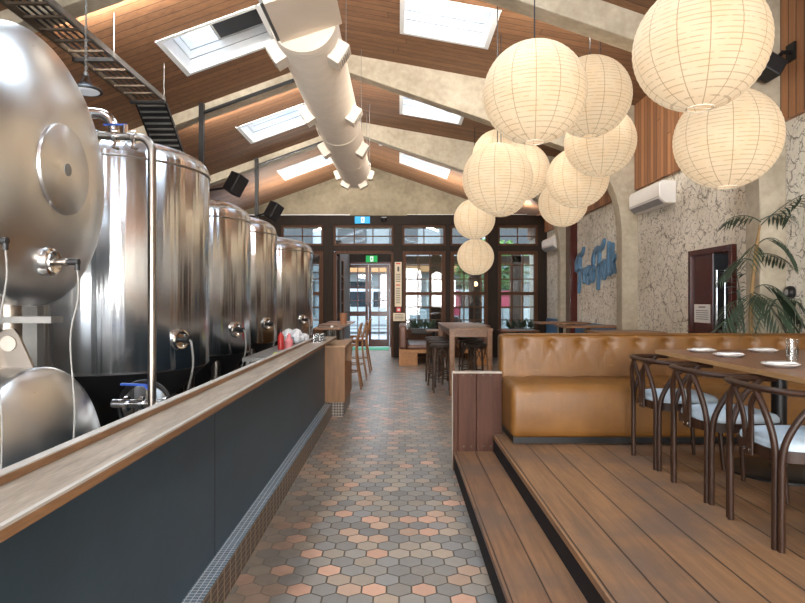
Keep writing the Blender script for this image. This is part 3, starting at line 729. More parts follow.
# ------------------------------------------------------------------ divider bar wall
BX = -0.89
struct(MB().box(-0.985, BX, YF + 0.5, 7.25, 0, 0.918).build('wall_divider', 'slate', smooth=False))
m = MB(); m.box(BX, -0.811, YF + 0.5, 7.28, 0, 0.163)
b = struct(m.build('baseboard_divider', 'kickface', smooth=False))
MB().box(BX, -0.809, YF + 0.5, 7.282, 0.163, 0.167).build('tile_ledge', 'kicktop', b, smooth=False)
t = thing('bar_ledge', 'long weathered timber ledge capping the slate blue divider wall', 'counter', (-0.88, 1.5, 0.918))
MB().box(-0.99, -0.80, YF + 0.5, 7.68, 0.918, 0.95).build('top_board', 'bartop', t, smooth=False, bevel=0.003)
MB().box(-0.8, -0.792, YF + 0.5, 7.68, 0.919, 0.944).build('front_edge', 'barrail', t, smooth=False)
MB().box(-0.805, -0.7915, YF + 0.5, 7.68, 0.944, 0.9515).build('worn_arris', 'barpale', t, smooth=False)
MB().box(-1.0, -0.967, YF + 0.5, 7.5, 0.951, 0.972).build('back_rail', 'barrail', t, smooth=False)
MB().box(-1.002, -0.969, YF + 0.5, 7.5, 0.972, 0.976).build('rail_top', 'barpale', t, smooth=False)
struct(MB().box(-0.8898, -0.8885, 2.92, 2.926, 0.17, 0.915).build('trim_%d' % tn, 'black', smooth=False)); tn += 1

# cabinet at its end
t = thing('host_cabinet', 'oak host cabinet with open side niche at the end of the divider wall', 'cabinet', (-0.9, 7.8, 0))
x0, x1, y0, y1 = -1.15, -0.654, 7.30, 8.36
MB().box(x0 + 0.02, x1 - 0.02, y0 + 0.02, y1 - 0.02, 0, 0.175).build('plinth', 'kickx', t, smooth=False)
c = MB(); c.box(x0, x1, y0, y0 + 0.03, 0.175, 0.84); c.box(x0, x1, y1 - 0.03, y1, 0.175, 0.84); c.box(x0, x0 + 0.03, y0 + 0.03, y1 - 0.03, 0.175, 0.84)
c.box(x0 + 0.03, x1, y0 + 0.03, y1 - 0.03, 0.175, 0.2)
c.build('body', 'cab', t, smooth=False, bevel=0.003)
MB().box(x1 - 0.025, x1 - 0.002, y0 + 0.03, y1 - 0.03, 0.2, 0.56).build('door', 'cab', t, smooth=False)
MB().box(x0 + 0.03, x1 - 0.002, y0 + 0.03, y1 - 0.03, 0.56, 0.58).build('shelf', 'cab', t, smooth=False)
MB().box(x0 - 0.01, x1 + 0.01, y0 - 0.01, y1 + 0.01, 0.84, 0.862).build('top', 'cabtop', t, smooth=False, bevel=0.003)

# ------------------------------------------------------------------ brewing tanks
def vtank(label, xc, yc, R, zb, zs, dome, cap):
    t = thing('fermentation_tank', label, 'tank', (xc, yc, 0), 'upright steel tanks')
    T = TL(xc, yc, 0)
    MB().lathe([(R - 0.015, zb), (R, zb + 0.02), (R, zs - 0.015), (R - 0.01, zs)], T, 72, caps=False).build('shell', 'steelZ', t, angle=60)
    pr = [(R - 0.002, zs - 0.012)] + [(R * math.cos(a) ** 0.9 * 0.985, zs + dome * math.sin(a)) for a in [PI / 2 * i / 10 for i in range(1, 10)]] + [(0.001, zs + dome)]
    MB().lathe(pr, T, 64).build('top_cone', 'steeltop', t, angle=60)
    MB().tube([(xc + (R + 0.002) * math.cos(2 * PI * i / 64), yc + (R + 0.002) * math.sin(2 * PI * i / 64), zs - 0.05) for i in range(64)], 0.006, 6, closed=True).build('seam_ring', 'steelpipe', t)
    MB().lathe([(0.06, 0.38), (0.10, 0.42), (R * 0.75, zb - 0.16), (R - 0.02, zb - 0.002)], T, 48).build('bottom_cone', 'underside_shade', t, angle=60)
    for k in range(4):
        a = PI / 4 + k * PI / 2; lx, ly = xc + (R - 0.1) * math.cos(a), yc + (R - 0.1) * math.sin(a)
        lg = MB().cyl((lx, ly, 0.02), (lx, ly, zb - 0.05), 0.045, 16).build('leg', 'steelpipe', t)
        MB().cyl((lx, ly, 0.0), (lx, ly, 0.02), 0.08, 16).build('foot', 'black', lg)
    # thermowell port with black stub, a cable below
    a = math.radians(-28); z = 1.12; n = Vector((math.cos(a), math.sin(a), 0)); c = Vector((xc, yc, z)) + n * R
    Q = Matrix.Translation(c) @ n.to_track_quat('Z', 'Y').to_matrix().to_4x4()
    p = MB().lathe([(0.0, 0.004), (0.045, 0.006), (0.05, 0.02), (0.062, 0.026), (0.075, 0.018), (0.078, -0.01)], Q, 28).build('sample_port', 'chrome', t)
    MB().lathe([(0.018, 0.0), (0.018, 0.05), (0.026, 0.052), (0.026, 0.10), (0.0, 0.105)], Q, 14).build('port_stub', 'blackp', p)
    e = c + n * 0.10; s = Vector((-n.y, n.x, 0))
    MB().tube(smoothpath([e, e + n * 0.02 + Vector((0, 0, -0.03)), e + n * 0.01 + s * 0.02 + Vector((0, 0, -0.2)), e - n * 0.08 + s * 0.03 + Vector((0, 0, -0.45))], 5), 0.008, 6).build('sensor_cable', 'cable', p)
    if cap:
        MB().lathe([(0.14, zs + dome - 0.03), (0.14, zs + dome + 0.02), (0.16, zs + dome + 0.03), (0.16, zs + dome + 0.05), (0.0, zs + dome + 0.07)], T, 28).build('hatch', 'chrome', t)
    return t
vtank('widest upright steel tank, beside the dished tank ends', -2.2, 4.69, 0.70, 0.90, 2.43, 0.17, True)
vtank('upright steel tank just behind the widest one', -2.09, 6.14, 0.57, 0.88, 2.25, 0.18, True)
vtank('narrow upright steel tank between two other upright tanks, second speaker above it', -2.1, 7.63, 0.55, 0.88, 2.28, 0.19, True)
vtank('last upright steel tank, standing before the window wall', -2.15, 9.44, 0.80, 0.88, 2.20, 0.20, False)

def htank(label, x0, yc, zc, R, upper):
    t = thing('serving_tank', label, 'tank', (x0, yc, zc - R), 'stacked horizontal tanks')
    T = TL(x0, yc, zc) @ RY
    MB().lathe([(R, -1.9), (R, -0.03)], T, 72, caps=False).build('shell', 'steelX', t, angle=60)
    pr = [(R - 0.001, -0.034), (R + 0.004, -0.03), (R + 0.004, -0.012), (R - 0.006, 0.0)]
    for i in range(1, 12):
        f = i / 12; pr.append(((R - 0.006) * (1 - f) + 0.2 * f, 0.115 * (1 - (1 - f) ** 2.0) ** 0.9))
    if upper:
        pr += [(0.2, 0.117), (0.196, 0.128), (0.19, 0.131), (0.001, 0.135)]
    else: pr += [(0.12, 0.122), (0.001, 0.128)]
    MB().lathe(pr, T, 96).build('dished_end', 'steelX', t, angle=40)
    if upper:
        MB().lathe([(0.028, 0.134), (0.028, 0.137), (0.0, 0.138)], T, 16).build('centre_boss', 'galv', t)
    MB().lathe([(0.001, -1.98), (R * 0.8, -1.95), (R, -1.9)], T, 72).build('rear_end', 'steelX', t, angle=60)
    for xx in (-0.28, -1.5):
        MB().box(x0 + xx - 0.05, x0 + xx + 0.05, yc - 0.4, yc + 0.4, zc - R - (0.10 if upper else 0.0) * 0 - 0.0, zc - R + 0.14).build('saddle', 'galv', t, smooth=False)
    return t
XD = -1.60
tu = htank('upper of two stacked steel tanks, its dished end facing the aisle with a round plate', XD, 2.677, 1.98, 0.60, True)
tl = htank('lower of two stacked steel tanks, half hidden behind the divider wall', XD, 2.69, 0.50, 0.60, False)
# make the lower one sit on the floor with its own cradle
m = MB(); m.box(XD - 1.6, XD - 0.15, 2.3, 2.34, 0.0, 0.06); m.box(XD - 1.6, XD - 0.15, 3.02, 3.06, 0.0, 0.06)
tl.location.z += 0.0
tst = thing('tank_stand', 'galvanised stand carrying the upper dished tank over the lower one', 'stand', (XD - 1.0, 2.67, 0))
for y in (2.0, 3.34):
    MB().box(XD - 1.6, XD - 0.37, y - 0.02, y + 0.02, 1.84, 1.9).build('side_beam', 'galv', tst, smooth=False)
    for x in (XD - 0.42, XD - 1.55):
        MB().box(x - 0.04, x + 0.04, y - 0.03, y + 0.03, 0.0, 1.9).build('leg', 'galv', tst, smooth=False)
lug = MB().prism([(2.64, 1.095), (2.86, 1.095), (2.79, 1.25), (2.77, 1.27), (2.73, 1.27), (2.71, 1.25)], 'X', XD - 0.2, XD - 0.185)
tag_l = lug.build('lifting_lug', 'steelpipe', tl, smooth=False)
lug2 = MB().prism([(XD - 0.27, 1.095), (XD - 0.03, 1.095), (XD - 0.10, 1.25), (XD - 0.12, 1.275), (XD - 0.16, 1.275), (XD - 0.19, 1.25)], 'Y', 2.70, 2.715)
lug2.build('lifting_lug', 'steelpipe', tl, smooth=False)
MB().cyl((XD - 0.14, 2.698, 1.21), (XD - 0.14, 2.69, 1.21), 0.035, 18).build('lug_eye', 'barpale', tl)
MB().cyl((XD - 0.19, 2.78, 1.1), (XD - 0.19, 2.78, 1.40), 0.05, 18).build('spacer_post', 'steelpipe', tl)
MB().box(XD - 0.5, XD + 0.03, 2.73, 2.83, 1.30, 1.33).build('clamp_plate', 'galv', tl, smooth=False)
# two level sensors on the upper dish, cables hanging
def sensor(x, y, z, label, r, length, red):
    t = thing('level_sensor', label, 'sensor', (x, y, z))
    T = TL(x, y, z) @ RY
    MB().lathe([(r, -0.05), (r, 0.012), (r * 0.82, 0.016), (r * 0.8, 0.024), (r * 0.6, 0.02), (0.0, 0.02)], T, 28).build('flange', 'chrome', t)
    MB().lathe([(0.014, 0.0), (0.014, 0.06), (0.018, 0.062), (0.018, 0.075), (0.012, 0.08)], T, 14).build('stub', 'steelpipe', t)
    c = MB(); c.cyl((x + 0.07, y, z), (x + 0.125, y, z), 0.014, 12); c.cyl((x + 0.117, y, z + 0.012), (x + 0.117, y, z - 0.035), 0.011, 12); c.build('connector', 'blackp', t)
    if red: MB().cyl((x + 0.06, y, z), (x + 0.075, y, z), 0.016, 12).build('red_band', 'red', t)
    px = x + 0.117
    MB().tube(smoothpath([(px, y, z - 0.03), (px + 0.004, y, z - 0.15), (px - 0.03, y, z - length * 0.4), (px - 0.012, y, z - length * 0.75), (px - 0.02, y, z - length)], 6), 0.0035, 6).build('cable', 'cable', t)
sensor(-1.505, 2.61, 1.568, 'steel sensor with black elbow plug on the upper dished tank end', 0.06, 0.83, False)
sensor(-1.62, 2.31, 1.63, 'steel sensor with red banded plug beside the cut-off edge of the upper dish', 0.05, 0.95, True)

# pipework in front of the widest tank
t = thing('transfer_pipe', 'upright stainless pipe with clamps and valve before the widest tank', 'pipe', (-1.39, 3.4, 0))
x, y = -1.388, 3.4
MB().tube([(x, y, 0.02), (x, y, 2.24)] + arc((x - 0.08, y, 2.24), 0.08, 0, PI / 2, 6)[1:] + [(x - 0.3, y, 2.33), (x - 0.55, y, 2.35)], 0.023, 14).build('pipe', 'steelpipe', t)
for zz in (1.0, ):
    pass
for dx in (0.085, 0.19, 0.30):
    c = MB(); c.tube([(x - dx, y, 2.32 + dx * 0.02), (x - dx - 0.022, y, 2.321 + dx * 0.02)], 0.036, 16); c.build('clamp', 'chrome', t)
    MB().tube([(x - dx, y - 0.03, 2.29), (x - dx - 0.01, y - 0.04, 2.255), (x - dx + 0.02, y - 0.04, 2.245)], 0.008, 8).build('wing_nut', 'chrome', t)
MB().cyl((x - 0.15, y, 2.33), (x - 0.15, y, 2.39), 0.014, 10).build('valve_stem', 'chrome', t)
MB().box(x - 0.27, x - 0.14, y - 0.010, y + 0.010, 2.387, 2.394).build('lever', 'blue', t, smooth=False)
MB().tube([(x - 0.6, y + 0.08, 2.50), (x - 0.35, y + 0.08, 2.48)] + [(x - 0.35 + 0.10 * math.sin(a), y + 0.08, 2.38 + 0.10 * math.cos(a)) for a in [PI / 2 * i / 6 for i in range(1, 7)]] + [(x - 0.25, y + 0.08, 2.33)], 0.03, 14).build('bend', 'chrome', t)
MB().tube([(x - 0.42, y + 0.08, 2.487), (x - 0.445, y + 0.08, 2.489)], 0.045, 16).build('clamp', 'chrome', t)
t = thing('outlet_valve', 'chrome outlet valve with blue lever beside the lower tank', 'valve', (-1.45, 3.42, 0.0))
MB().tube([(-1.62, 3.42, 0.82), (-1.25, 3.42, 0.82)], 0.024, 14).build('pipe', 'chrome', t)
MB().cyl((-1.4, 3.42, 0.0), (-1.4, 3.42, 0.82), 0.02, 12).build('standpipe', 'steelpipe', t)
for xx in (-1.55, -1.46, -1.33): MB().cyl((xx, 3.42, 0.82), (xx + 0.022, 3.42, 0.82), 0.042, 16).build('clamp', 'chrome', t)
MB().cyl((-1.42, 3.42, 0.84), (-1.42, 3.42, 0.90), 0.013, 10).build('valve_stem', 'chrome', t)
MB().add([(-1.57, 3.405, 0.925), (-1.57, 3.435, 0.925), (-1.44, 3.435, 0.92), (-1.44, 3.405, 0.92), (-1.40, 3.405, 0.885), (-1.40, 3.435, 0.885),
          (-1.57, 3.405, 0.935), (-1.57, 3.435, 0.935), (-1.435, 3.435, 0.93), (-1.435, 3.405, 0.93), (-1.39, 3.405, 0.89), (-1.39, 3.435, 0.89)],
         [(0, 1, 2, 3), (3, 2, 5, 4), (6, 9, 8, 7), (9, 10, 11, 8), (0, 3, 9, 6), (3, 4, 10, 9), (1, 7, 8, 2), (2, 8, 11, 5), (0, 6, 7, 1), (4, 5, 11, 10)]).build('lever', 'blue', t, smooth=False)
# manway of the widest tank seen under its shell
t = thing('tank_manway', 'round manway with black rim below the widest tank', 'manway', (-1.62, 3.95, 0.0))
Q = TL(-1.62, 3.86, 0.72) @ RX
MB().tube([tuple(Q @ Vector((0.165 * math.cos(2 * PI * i / 40), 0.165 * math.sin(2 * PI * i / 40), 0))) for i in range(40)], 0.016, 8, closed=True).build('rim', 'blackp', t)
MB().lathe([(0.0, 0.012), (0.10, 0.004), (0.145, 0.0), (0.15, -0.05)], Q, 32).build('door', 'steelZ', t)
for s in (-0.1, 0.1): MB().cyl((-1.62 + s, 3.9, 0.0), (-1.62 + s, 3.9, 0.6), 0.015, 8).build('leg', 'galv', t)

# ------------------------------------------------------------------ overhead services on the brewery side
t = thing('cable_tray', 'ladder cable tray hung under the ceiling above the tanks', 'cable tray', (-3.2, 5.5, 3.97))
for xx in (-3.0, -3.4): MB().box(xx - 0.012, xx + 0.012, 2.6, 7.76, 3.95, 4.01).build('side_rail', 'galv' if xx > -3.1 else 'tray', t, smooth=False)
yy = 2.7
while yy < 7.7:
    MB().box(-3.388, -3.012, yy, yy + 0.035, 3.955, 3.975).build('rung', 'tray', t, smooth=False); yy += 0.25
for yy in (3.6, 6.35, 7.7):
    MB().box(-3.42, -2.98, yy - 0.02, yy + 0.02, 3.91, 3.95).build('strut', 'black', t, smooth=False)
    for xx in (-2.99,): MB().cyl((xx, yy, 3.91), (xx, yy, ceil_z(xx, yy)), 0.006, 8).build('hanger_rod', 'galv', t)
# tray bending down
T = TL(-3.2, 7.8, 3.96) @ Matrix.Rotation(math.radians(-38), 4, 'X')
m = MB(); m.box(-0.2, -0.18, 0.0, 0.9, -0.02, 0.03, T); m.box(0.18, 0.2, 0.0, 0.9, -0.02, 0.03, T); m.build('drop_rail', 'black', t, smooth=False)
m = MB(); m.box(-0.18, 0.18, 0.02, 0.9, 0.012, 0.02, T); m.build('drop_cables', 'blackp', t, smooth=False)
for k in range(10):
    m = MB(); m.box(-0.18, 0.18, 0.04 + k * 0.09, 0.06 + k * 0.09, -0.012, 0.008, T); m.build('rung', 'galv', t, smooth=False)
m = MB()
for k in range(5):
    yk = 2.6; xk = -3.33 + k * 0.07
    MB().tube(smoothpath([(xk, 2.6, 3.99), (xk + 0.02, 4.2, 3.985), (xk - 0.02, 6.0, 3.99), (xk, 7.7, 3.985)], 5), 0.012, 6).build('cable', 'blackp', t)
t = thing('high_bay_lamp', 'round high bay lamp hanging on a chain beside the upper dished tank', 'lamp', (-2.35, 4.5, 2.9))
lx, ly, lz = (86 - 399) / 605 * 4.55, 4.55, 1.4 + (301 - 92) / 605 * 4.55
MB().lathe([(0.0, 0.012), (0.075, 0.012), (0.108, 0.0), (0.116, 0.002), (0.118, 0.012), (0.108, 0.026), (0.05, 0.034), (0.045, 0.06), (0.0, 0.062)], TL(lx, ly, lz), 36).build('housing', 'blackp', t)
MB().lathe([(0.0, -0.002), (0.09, -0.002), (0.098, 0.006), (0.0, 0.008)], TL(lx, ly, lz), 32).build('lens', 'acw', t)
for k in range(3):
    a = 2 * PI * k / 3; MB().cyl((lx + 0.05 * math.cos(a), ly + 0.05 * math.sin(a), lz + 0.03), (lx + 0.01 * math.cos(a), ly + 0.01 * math.sin(a), lz + 0.135), 0.004, 6).build('stay', 'blackp', t)
MB().lathe([(0.014, 0.12), (0.018, 0.13), (0.014, 0.15), (0.0, 0.152)], TL(lx, ly, lz), 12).build('hook', 'galv', t)
m = MB(); z = lz + 0.14; i = 0; top = ceil_z(lx, ly)
while z < top:
    pts = [(0.008 * math.cos(a), 0.017 * math.sin(a) + 0.014) for a in [2 * PI * q / 8 for q in range(8)]]
    m.tube([(lx + (p[0] if i % 2 else 0), ly + (0 if i % 2 else p[0]), z + p[1]) for p in pts], 0.003, 5, closed=True); z += 0.026; i += 1
m.build('chain', 'galv', t)

# vertical conduits, speakers
for k, (yy, zb_, lab) in enumerate(((9.20, 2.2, 'black drop pole hanging behind the widest tank'), (12.75, 2.0, 'black drop pole hanging behind the narrow tanks'))):
    xx = -3.0
    zt = ceil_z(xx, yy) - 0.02
    tt = thing('drop_pole', lab, 'pole', (xx, yy, zb_))
    MB().box(xx - 0.035, xx + 0.035, yy - 0.035, yy + 0.035, zb_, zt).build('pole', 'black', tt, smooth=False)
    x2 = -1.15
    MB().add([(a, yy + b, ceil_z(a, yy) - 0.15 - d) for a in (xx, x2) for b in (-0.03, 0.03) for d in (0.0, 0.035)],
             [(0, 1, 3, 2), (4, 6, 7, 5), (0, 4, 5, 1), (2, 3, 7, 6), (0, 2, 6, 4), (1, 5, 7, 3)]).build('roof_conduit', 'black', tt, smooth=False)
def speaker(u, v, yy, lab, s):
    x = (u - 399) / 605 * yy; z = 1.4 - (v - 301) / 605 * yy
    t = thing('loudspeaker', lab, 'speaker', (x, yy, z))
    T = TL(x, yy, z) @ Matrix.Rotation(math.radians(24), 4, 'Y') @ Matrix.Rotation(math.radians(-30), 4, 'Z') @ Matrix.Rotation(math.radians(-6), 4, 'X')
    MB().box(-0.095 * s, 0.095 * s, -0.1 * s, 0.12 * s, -0.15 * s, 0.15 * s, T).build('cabinet', 'blackp', t, smooth=False, bevel=0.012)
    MB().box(-0.085 * s, 0.085 * s, -0.108 * s, -0.1 * s, -0.14 * s, 0.14 * s, T).build('grille', 'black', t, smooth=False)
    MB().tube([(x, yy + 0.12 * s, z), (x - 0.15, yy + 0.25, z + 0.0), (-3.0, yy + 0.3, z - 0.05)], 0.018, 8).build('arm', 'black', t)
speaker(235.5, 184, 8.95, 'black loudspeaker tilted above the second upright tank', 1.0)
speaker(273.5, 211, 12.4, 'smaller looking black loudspeaker tilted above the third upright tank', 1.12)
# floodlight on the timber panelling
t = thing('flood_lamp', 'black flood lamp on the timber panelling behind the biggest lantern', 'lamp', (3.6, 5.45, 3.55))
T = TL(3.36, 5.55, 3.56) @ Matrix.Rotation(math.radians(30), 4, 'Y')
MB().box(-0.18, 0.13, -0.11, 0.11, -0.08, 0.08, T).build('housing', 'blackp', t, smooth=False, bevel=0.015)
MB().box(-0.19, -0.18, -0.1, 0.1, -0.07, 0.07, T).build('lens', 'galv', t, smooth=False)
MB().tube([(3.44, 5.55, 3.6), (3.52, 5.55, 3.68), (3.61, 5.55, 3.68)], 0.02, 8).build('bracket', 'black', t)
MB().box(3.585, 3.609, 5.49, 5.61, 3.60, 3.76).build('wall_plate', 'black', t, smooth=False)

# ------------------------------------------------------------------ duct
t = thing('spiral_duct', 'cream painted spiral air duct hanging under the ridge', 'duct', (-0.86, 9.5, 3.9))
DXc, DZc, DR, Y0, Y1 = -0.86, 3.92, 0.30, 5.40, 11.85
pr = []; z = Y0
while z < Y1:
    pr += [(DR, z), (DR, z + 0.05), (DR + 0.0035, z + 0.056), (DR + 0.0035, z + 0.064), (DR, z + 0.07)]; z += 0.07
Q = TL(DXc, 0, DZc) @ Matrix.Rotation(-PI / 2, 4, 'X')
MB().lathe(pr, Q, 48, caps=True).build('tube', 'duct', t, angle=50)
MB().lathe([(DR + 0.012, Y1 - 0.02), (DR + 0.012, Y1 + 0.03), (DR - 0.03, Y1 + 0.05), (0.0, Y1 + 0.055)], Q, 48).build('end_cap', 'duct', t)
for yk in (8.6, 10.3, 11.6):
    MB().lathe([(DR + 0.012, yk - 0.03), (DR + 0.02, yk - 0.02), (DR + 0.02, yk + 0.02), (DR + 0.012, yk + 0.03)], Q, 48, caps=False).build('joint_band', 'duct', t)
def diffuser(yk, ang, s=1.0):
    # ang measured from straight down, positive to +X
    a = math.radians(ang); n = Vector((math.sin(a), 0, -math.cos(a)))
    c = Vector((DXc, yk, DZc)) + n * (DR - 0.02)
    ex = Vector((0, 1, 0)); ey = n.cross(ex)
    Q = Matrix(((ex.x, ey.x, n.x, c.x), (ex.y, ey.y, n.y, c.y), (ex.z, ey.z, n.z, c.z), (0, 0, 0, 1)))
    w = 0.13 * s; l = 0.13 * s
    d = MB(); d.box(-l, l, -w, w, 0, 0.16 * s, Q); d = d.build('diffuser', 'duct', t, smooth=False, bevel=0.006)
    r = MB(); r.box(-l * 0.72, l * 0.72, -w * 0.72, w * 0.72, 0.16 * s, 0.163 * s, Q); r.build('grille', 'acg', d, smooth=False)
    b = MB()
    for i in range(5): b.box(-l * 0.72, l * 0.72, -w * 0.7 + i * w * 0.3, -w * 0.7 + i * w * 0.3 + 0.012, 0.163 * s, 0.17 * s, Q)
    b.build('louvres', 'duct', d, smooth=False)
for yk in (5.75, 7.65, 9.4): diffuser(yk, 58, 0.8); diffuser(yk, -58, 0.8)
diffuser(11.65, 30, 0.65); diffuser(11.65, -30, 0.65); diffuser(11.65, 72, 0.65); diffuser(11.65, -72, 0.65)
for yk in (6.4, 9.0, 11.5):
    for s in (-1, 1): MB().cyl((DXc + s * 0.3, yk, DZc), (DXc + s * 0.3, yk, ceil_z(DXc + s * 0.3, yk)), 0.004, 6).build('hanger_wire', 'galv', t)
t2 = thing('duct_plenum', 'large cream box tilted on the near end of the spiral duct', 'duct box', (-0.95, 4.9, 3.7))
Q = TL(-0.86, 5.05, 4.04) @ Matrix.Rotation(math.radians(-18), 4, 'Y')
MB().box(-0.285, 0.285, -0.36, 0.36, -0.265, 0.3, Q).build('casing', 'ductbox', t2, smooth=False, bevel=0.006)
MB().box(-0.315, -0.286, -0.34, 0.35, -0.24, 0.28, Q).build('side_insulation', 'galv', t2, smooth=False)
# small ceiling detectors
for k, (x, y, lab) in enumerate(((-0.42, 5.6, 'white smoke detector on the ridge boards beside the duct plenum'), (-0.5, 10.0, 'white smoke detector on the ceiling halfway along the duct'), (-0.42, 14.0, 'white smoke detector on the ceiling beyond the last beam'))):
    z = ceil_z(x, y)
    tag(MB().lathe([(0.0, -0.06), (0.04, -0.055), (0.055, -0.02), (0.06, 0.0)], TL(x, y, z), 20).build('smoke_detector', 'acw'), lab, 'detector')
t = thing('hanging_sensor', 'small black and white sensor box hanging on a wire beside the duct end', 'sensor', (-0.62, 11.5, 4.0))
hx, hy, hz = (366.8 - 399) / 605 * 12.2, 12.2, 1.4 + (301 - 163) / 605 * 12.2
MB().cyl((hx, hy, hz + 0.06), (hx, hy, ceil_z(hx, hy)), 0.006, 6).build('wire', 'galv', t)
MB().box(hx - 0.07, hx + 0.07, hy - 0.05, hy + 0.05, hz - 0.01, hz + 0.06).build('box', 'blackp', t, smooth=False)
MB().box(hx - 0.075, hx + 0.075, hy - 0.055, hy + 0.055, hz - 0.055, hz - 0.01).build('cover', 'acw', t, smooth=False)

# ------------------------------------------------------------------ paper lanterns
shade_me = {}
def lantern(u, v, r_px, lab, yy=None):
    R = 0.4; Y = yy or R * 605 / r_px
    x = (u - 399) / 605 * Y; z = 1.4 - (v - 301) / 605 * Y; R = r_px * Y / 605
    t = thing('paper_lantern', lab, 'lantern', (x, Y, z), 'round paper lanterns over the tables')
    key = round(R, 3)
    m = MB(); pr = []; N = 52
    for i in range(N + 1):
        a = -PI / 2 + 0.20 + (PI - 0.40) * i / N
        rr = R * (1 + (0.004 if i % 2 else -0.003)); pr.append((rr * math.cos(a), rr * math.sin(a) * 0.985))
    m.lathe(pr, TL(x, Y, z), 56, caps=False)
    sh = m.build('paper_shade', 'lanternpaper', t, angle=0)
    zr = R * 0.985 * math.sin(PI / 2 - 0.20); rr = R * math.cos(PI / 2 - 0.20)
    for zz, nm in ((-zr, 'bottom_ring'), (zr, 'top_ring')):
        w = MB(); w.tube([(x + rr * math.cos(2 * PI * i / 24), Y + rr * math.sin(2 * PI * i / 24), z + zz) for i in range(24)], 0.005, 6, closed=True)
        w.tube([(x - rr, Y, z + zz), (x + rr, Y, z + zz)], 0.003, 6); w.build(nm, 'wire', t)
    top = ceil_z(x, Y)
    for yf in YFRAMES:
        if yf - 0.01 < Y < yf + 0.25: top = 4.64 - 0.345 * x
    MB().cyl((x, Y, z + zr), (x, Y, top), 0.006, 6).build('cord', 'blackp', t)
    t.rotation_euler = (0, 0, random.random() * 0.4)
    return t
lantern(700, 47, 63.5, 'biggest looking paper lantern, cut by the upper picture edge')
lantern(727, 139, 49.8, 'paper lantern hanging in front of the stucco above the palm')
lantern(534.5, 93, 51, 'large paper lantern hanging alone beside the sloping skylight')
lantern(590, 97, 40, 'paper lantern hanging directly under the concrete beam')
lantern(600, 142, 34.7, 'paper lantern beneath the one under the beam, before the boards')
lantern(577.5, 178, 30.5, 'paper lantern in the middle of the stepped chain of lanterns')
lantern(563, 203, 24, 'lowest paper lantern of the stepped chain beside the far wall unit')
lantern(497.5, 178.5, 35, 'front paper lantern of the tight cluster below the large lone one')
lantern(520, 172, 29.5, 'paper lantern half hidden behind the tight cluster, towards the wall', 8.9)
lantern(501, 190, 27, 'paper lantern peeping out beneath the tight cluster', 7.75)
lantern(499, 156, 26.5, 'paper lantern peeping out above the tight cluster', 10.3)
lantern(474.5, 219, 20.5, 'small looking paper lantern, upper of two before the windows')
lantern(475.5, 257, 18.3, 'small looking paper lantern, lower of two before the windows')

# ------------------------------------------------------------------ wall fittings
def ac(y0, y1, z0, z1, lab):
    t = thing('air_conditioner', lab, 'air conditioner', (XR, (y0 + y1) / 2, z0))
    pr = [(XR, z0 + 0.0), (XR, z1), (XR - 0.20, z1), (XR - 0.23, z1 - 0.05), (XR - 0.225, z0 + 0.07), (XR - 0.15, z0)]
    MB().prism(pr, 'Y', y0, y1).build('casing', 'acw', t, bevel=0.012)
    MB().add([(XR - 0.228, y0 + 0.04, z0 + 0.06), (XR - 0.228, y1 - 0.04, z0 + 0.06), (XR - 0.16, y1 - 0.04, z0 - 0.004), (XR - 0.16, y0 + 0.04, z0 - 0.004),
              (XR - 0.215, y0 + 0.04, z0 + 0.07), (XR - 0.215, y1 - 0.04, z0 + 0.07), (XR - 0.14, y1 - 0.04, z0 + 0.004), (XR - 0.14, y0 + 0.04, z0 + 0.004)],
             [(0, 1, 2, 3), (4, 7, 6, 5), (0, 4, 5, 1), (1, 5, 6, 2), (2, 6, 7, 3), (3, 7, 4, 0)]).build('louvre_flap', 'acg', t, smooth=False)
    MB().box(XR - 0.234, XR - 0.229, y0 + 0.01, y1 - 0.01, z0 + 0.085, z0 + 0.09).build('seam', 'acg', t, smooth=False)
ac(8.0, 9.06, 2.70, 3.0, 'white split air conditioner on the stucco beside the concrete column')
ac(13.5, 14.6, 2.58, 2.86, 'white split air conditioner on the far wall beside the window partition')
# wall lettering
t = thing('wall_sign', 'blue brush script lettering sign on the stucco between two columns', 'sign', (XR, 11.2, 1.5))
def stroke(pts, wmax, wmin, parent, y0, z0, s, n=8):
    P = smoothpath([(p[0], p[1], 0) for p in pts], n); L = []; Rr = []
    for i, p in enumerate(P):
        d = (P[min(i + 1, len(P) - 1)] - P[max(i - 1, 0)]).normalized(); nn = Vector((-d.y, d.x, 0))
        # broad-nib pen held at 40 degrees
        nib = Vector((math.cos(math.radians(35)), math.sin(math.radians(35)), 0)); wd = wmin + (wmax - wmin) * abs(d.x * nib.y - d.y * nib.x)
        f = i / (len(P) - 1); wd *= 0.78 * min(1, 0.35 + 6 * f, 0.35 + 5 * (1 - f))
        L.append(p + nn * wd / 2); Rr.append(p - nn * wd / 2)
    m = MB(); k = len(P); vs = []
    for dx in (-0.055, -0.004):
        for q in L + Rr: vs.append((XR + dx, y0 - q.x * s, z0 + q.y * s))
    fs = []
    for i in range(k - 1):
        fs += [(i, i + 1, k + i + 1, k + i), (2 * k + i, 3 * k + i, 3 * k + i + 1, 2 * k + i + 1), (i, 2 * k + i, 2 * k + i + 1, i + 1), (k + i, k + i + 1, 3 * k + i + 1, 3 * k + i)]
    fs += [(0, k, 3 * k, 2 * k), (k - 1, 3 * k - 1, 4 * k - 1, 2 * k - 1)]
    return m.add(vs, fs)
def letter(strokes, off):
    m = MB()
    for pts, wM, wm in strokes:
        q = stroke([(p[0] + off, p[1]) for p in pts], wM, wm, t, 12.45, 1.78, 1.0); m.v, m.f = m.v + q.v, m.f + [tuple(i + len(m.v) for i in f) for f in q.f]
    m.build('letter', 'letter', t, smooth=False)
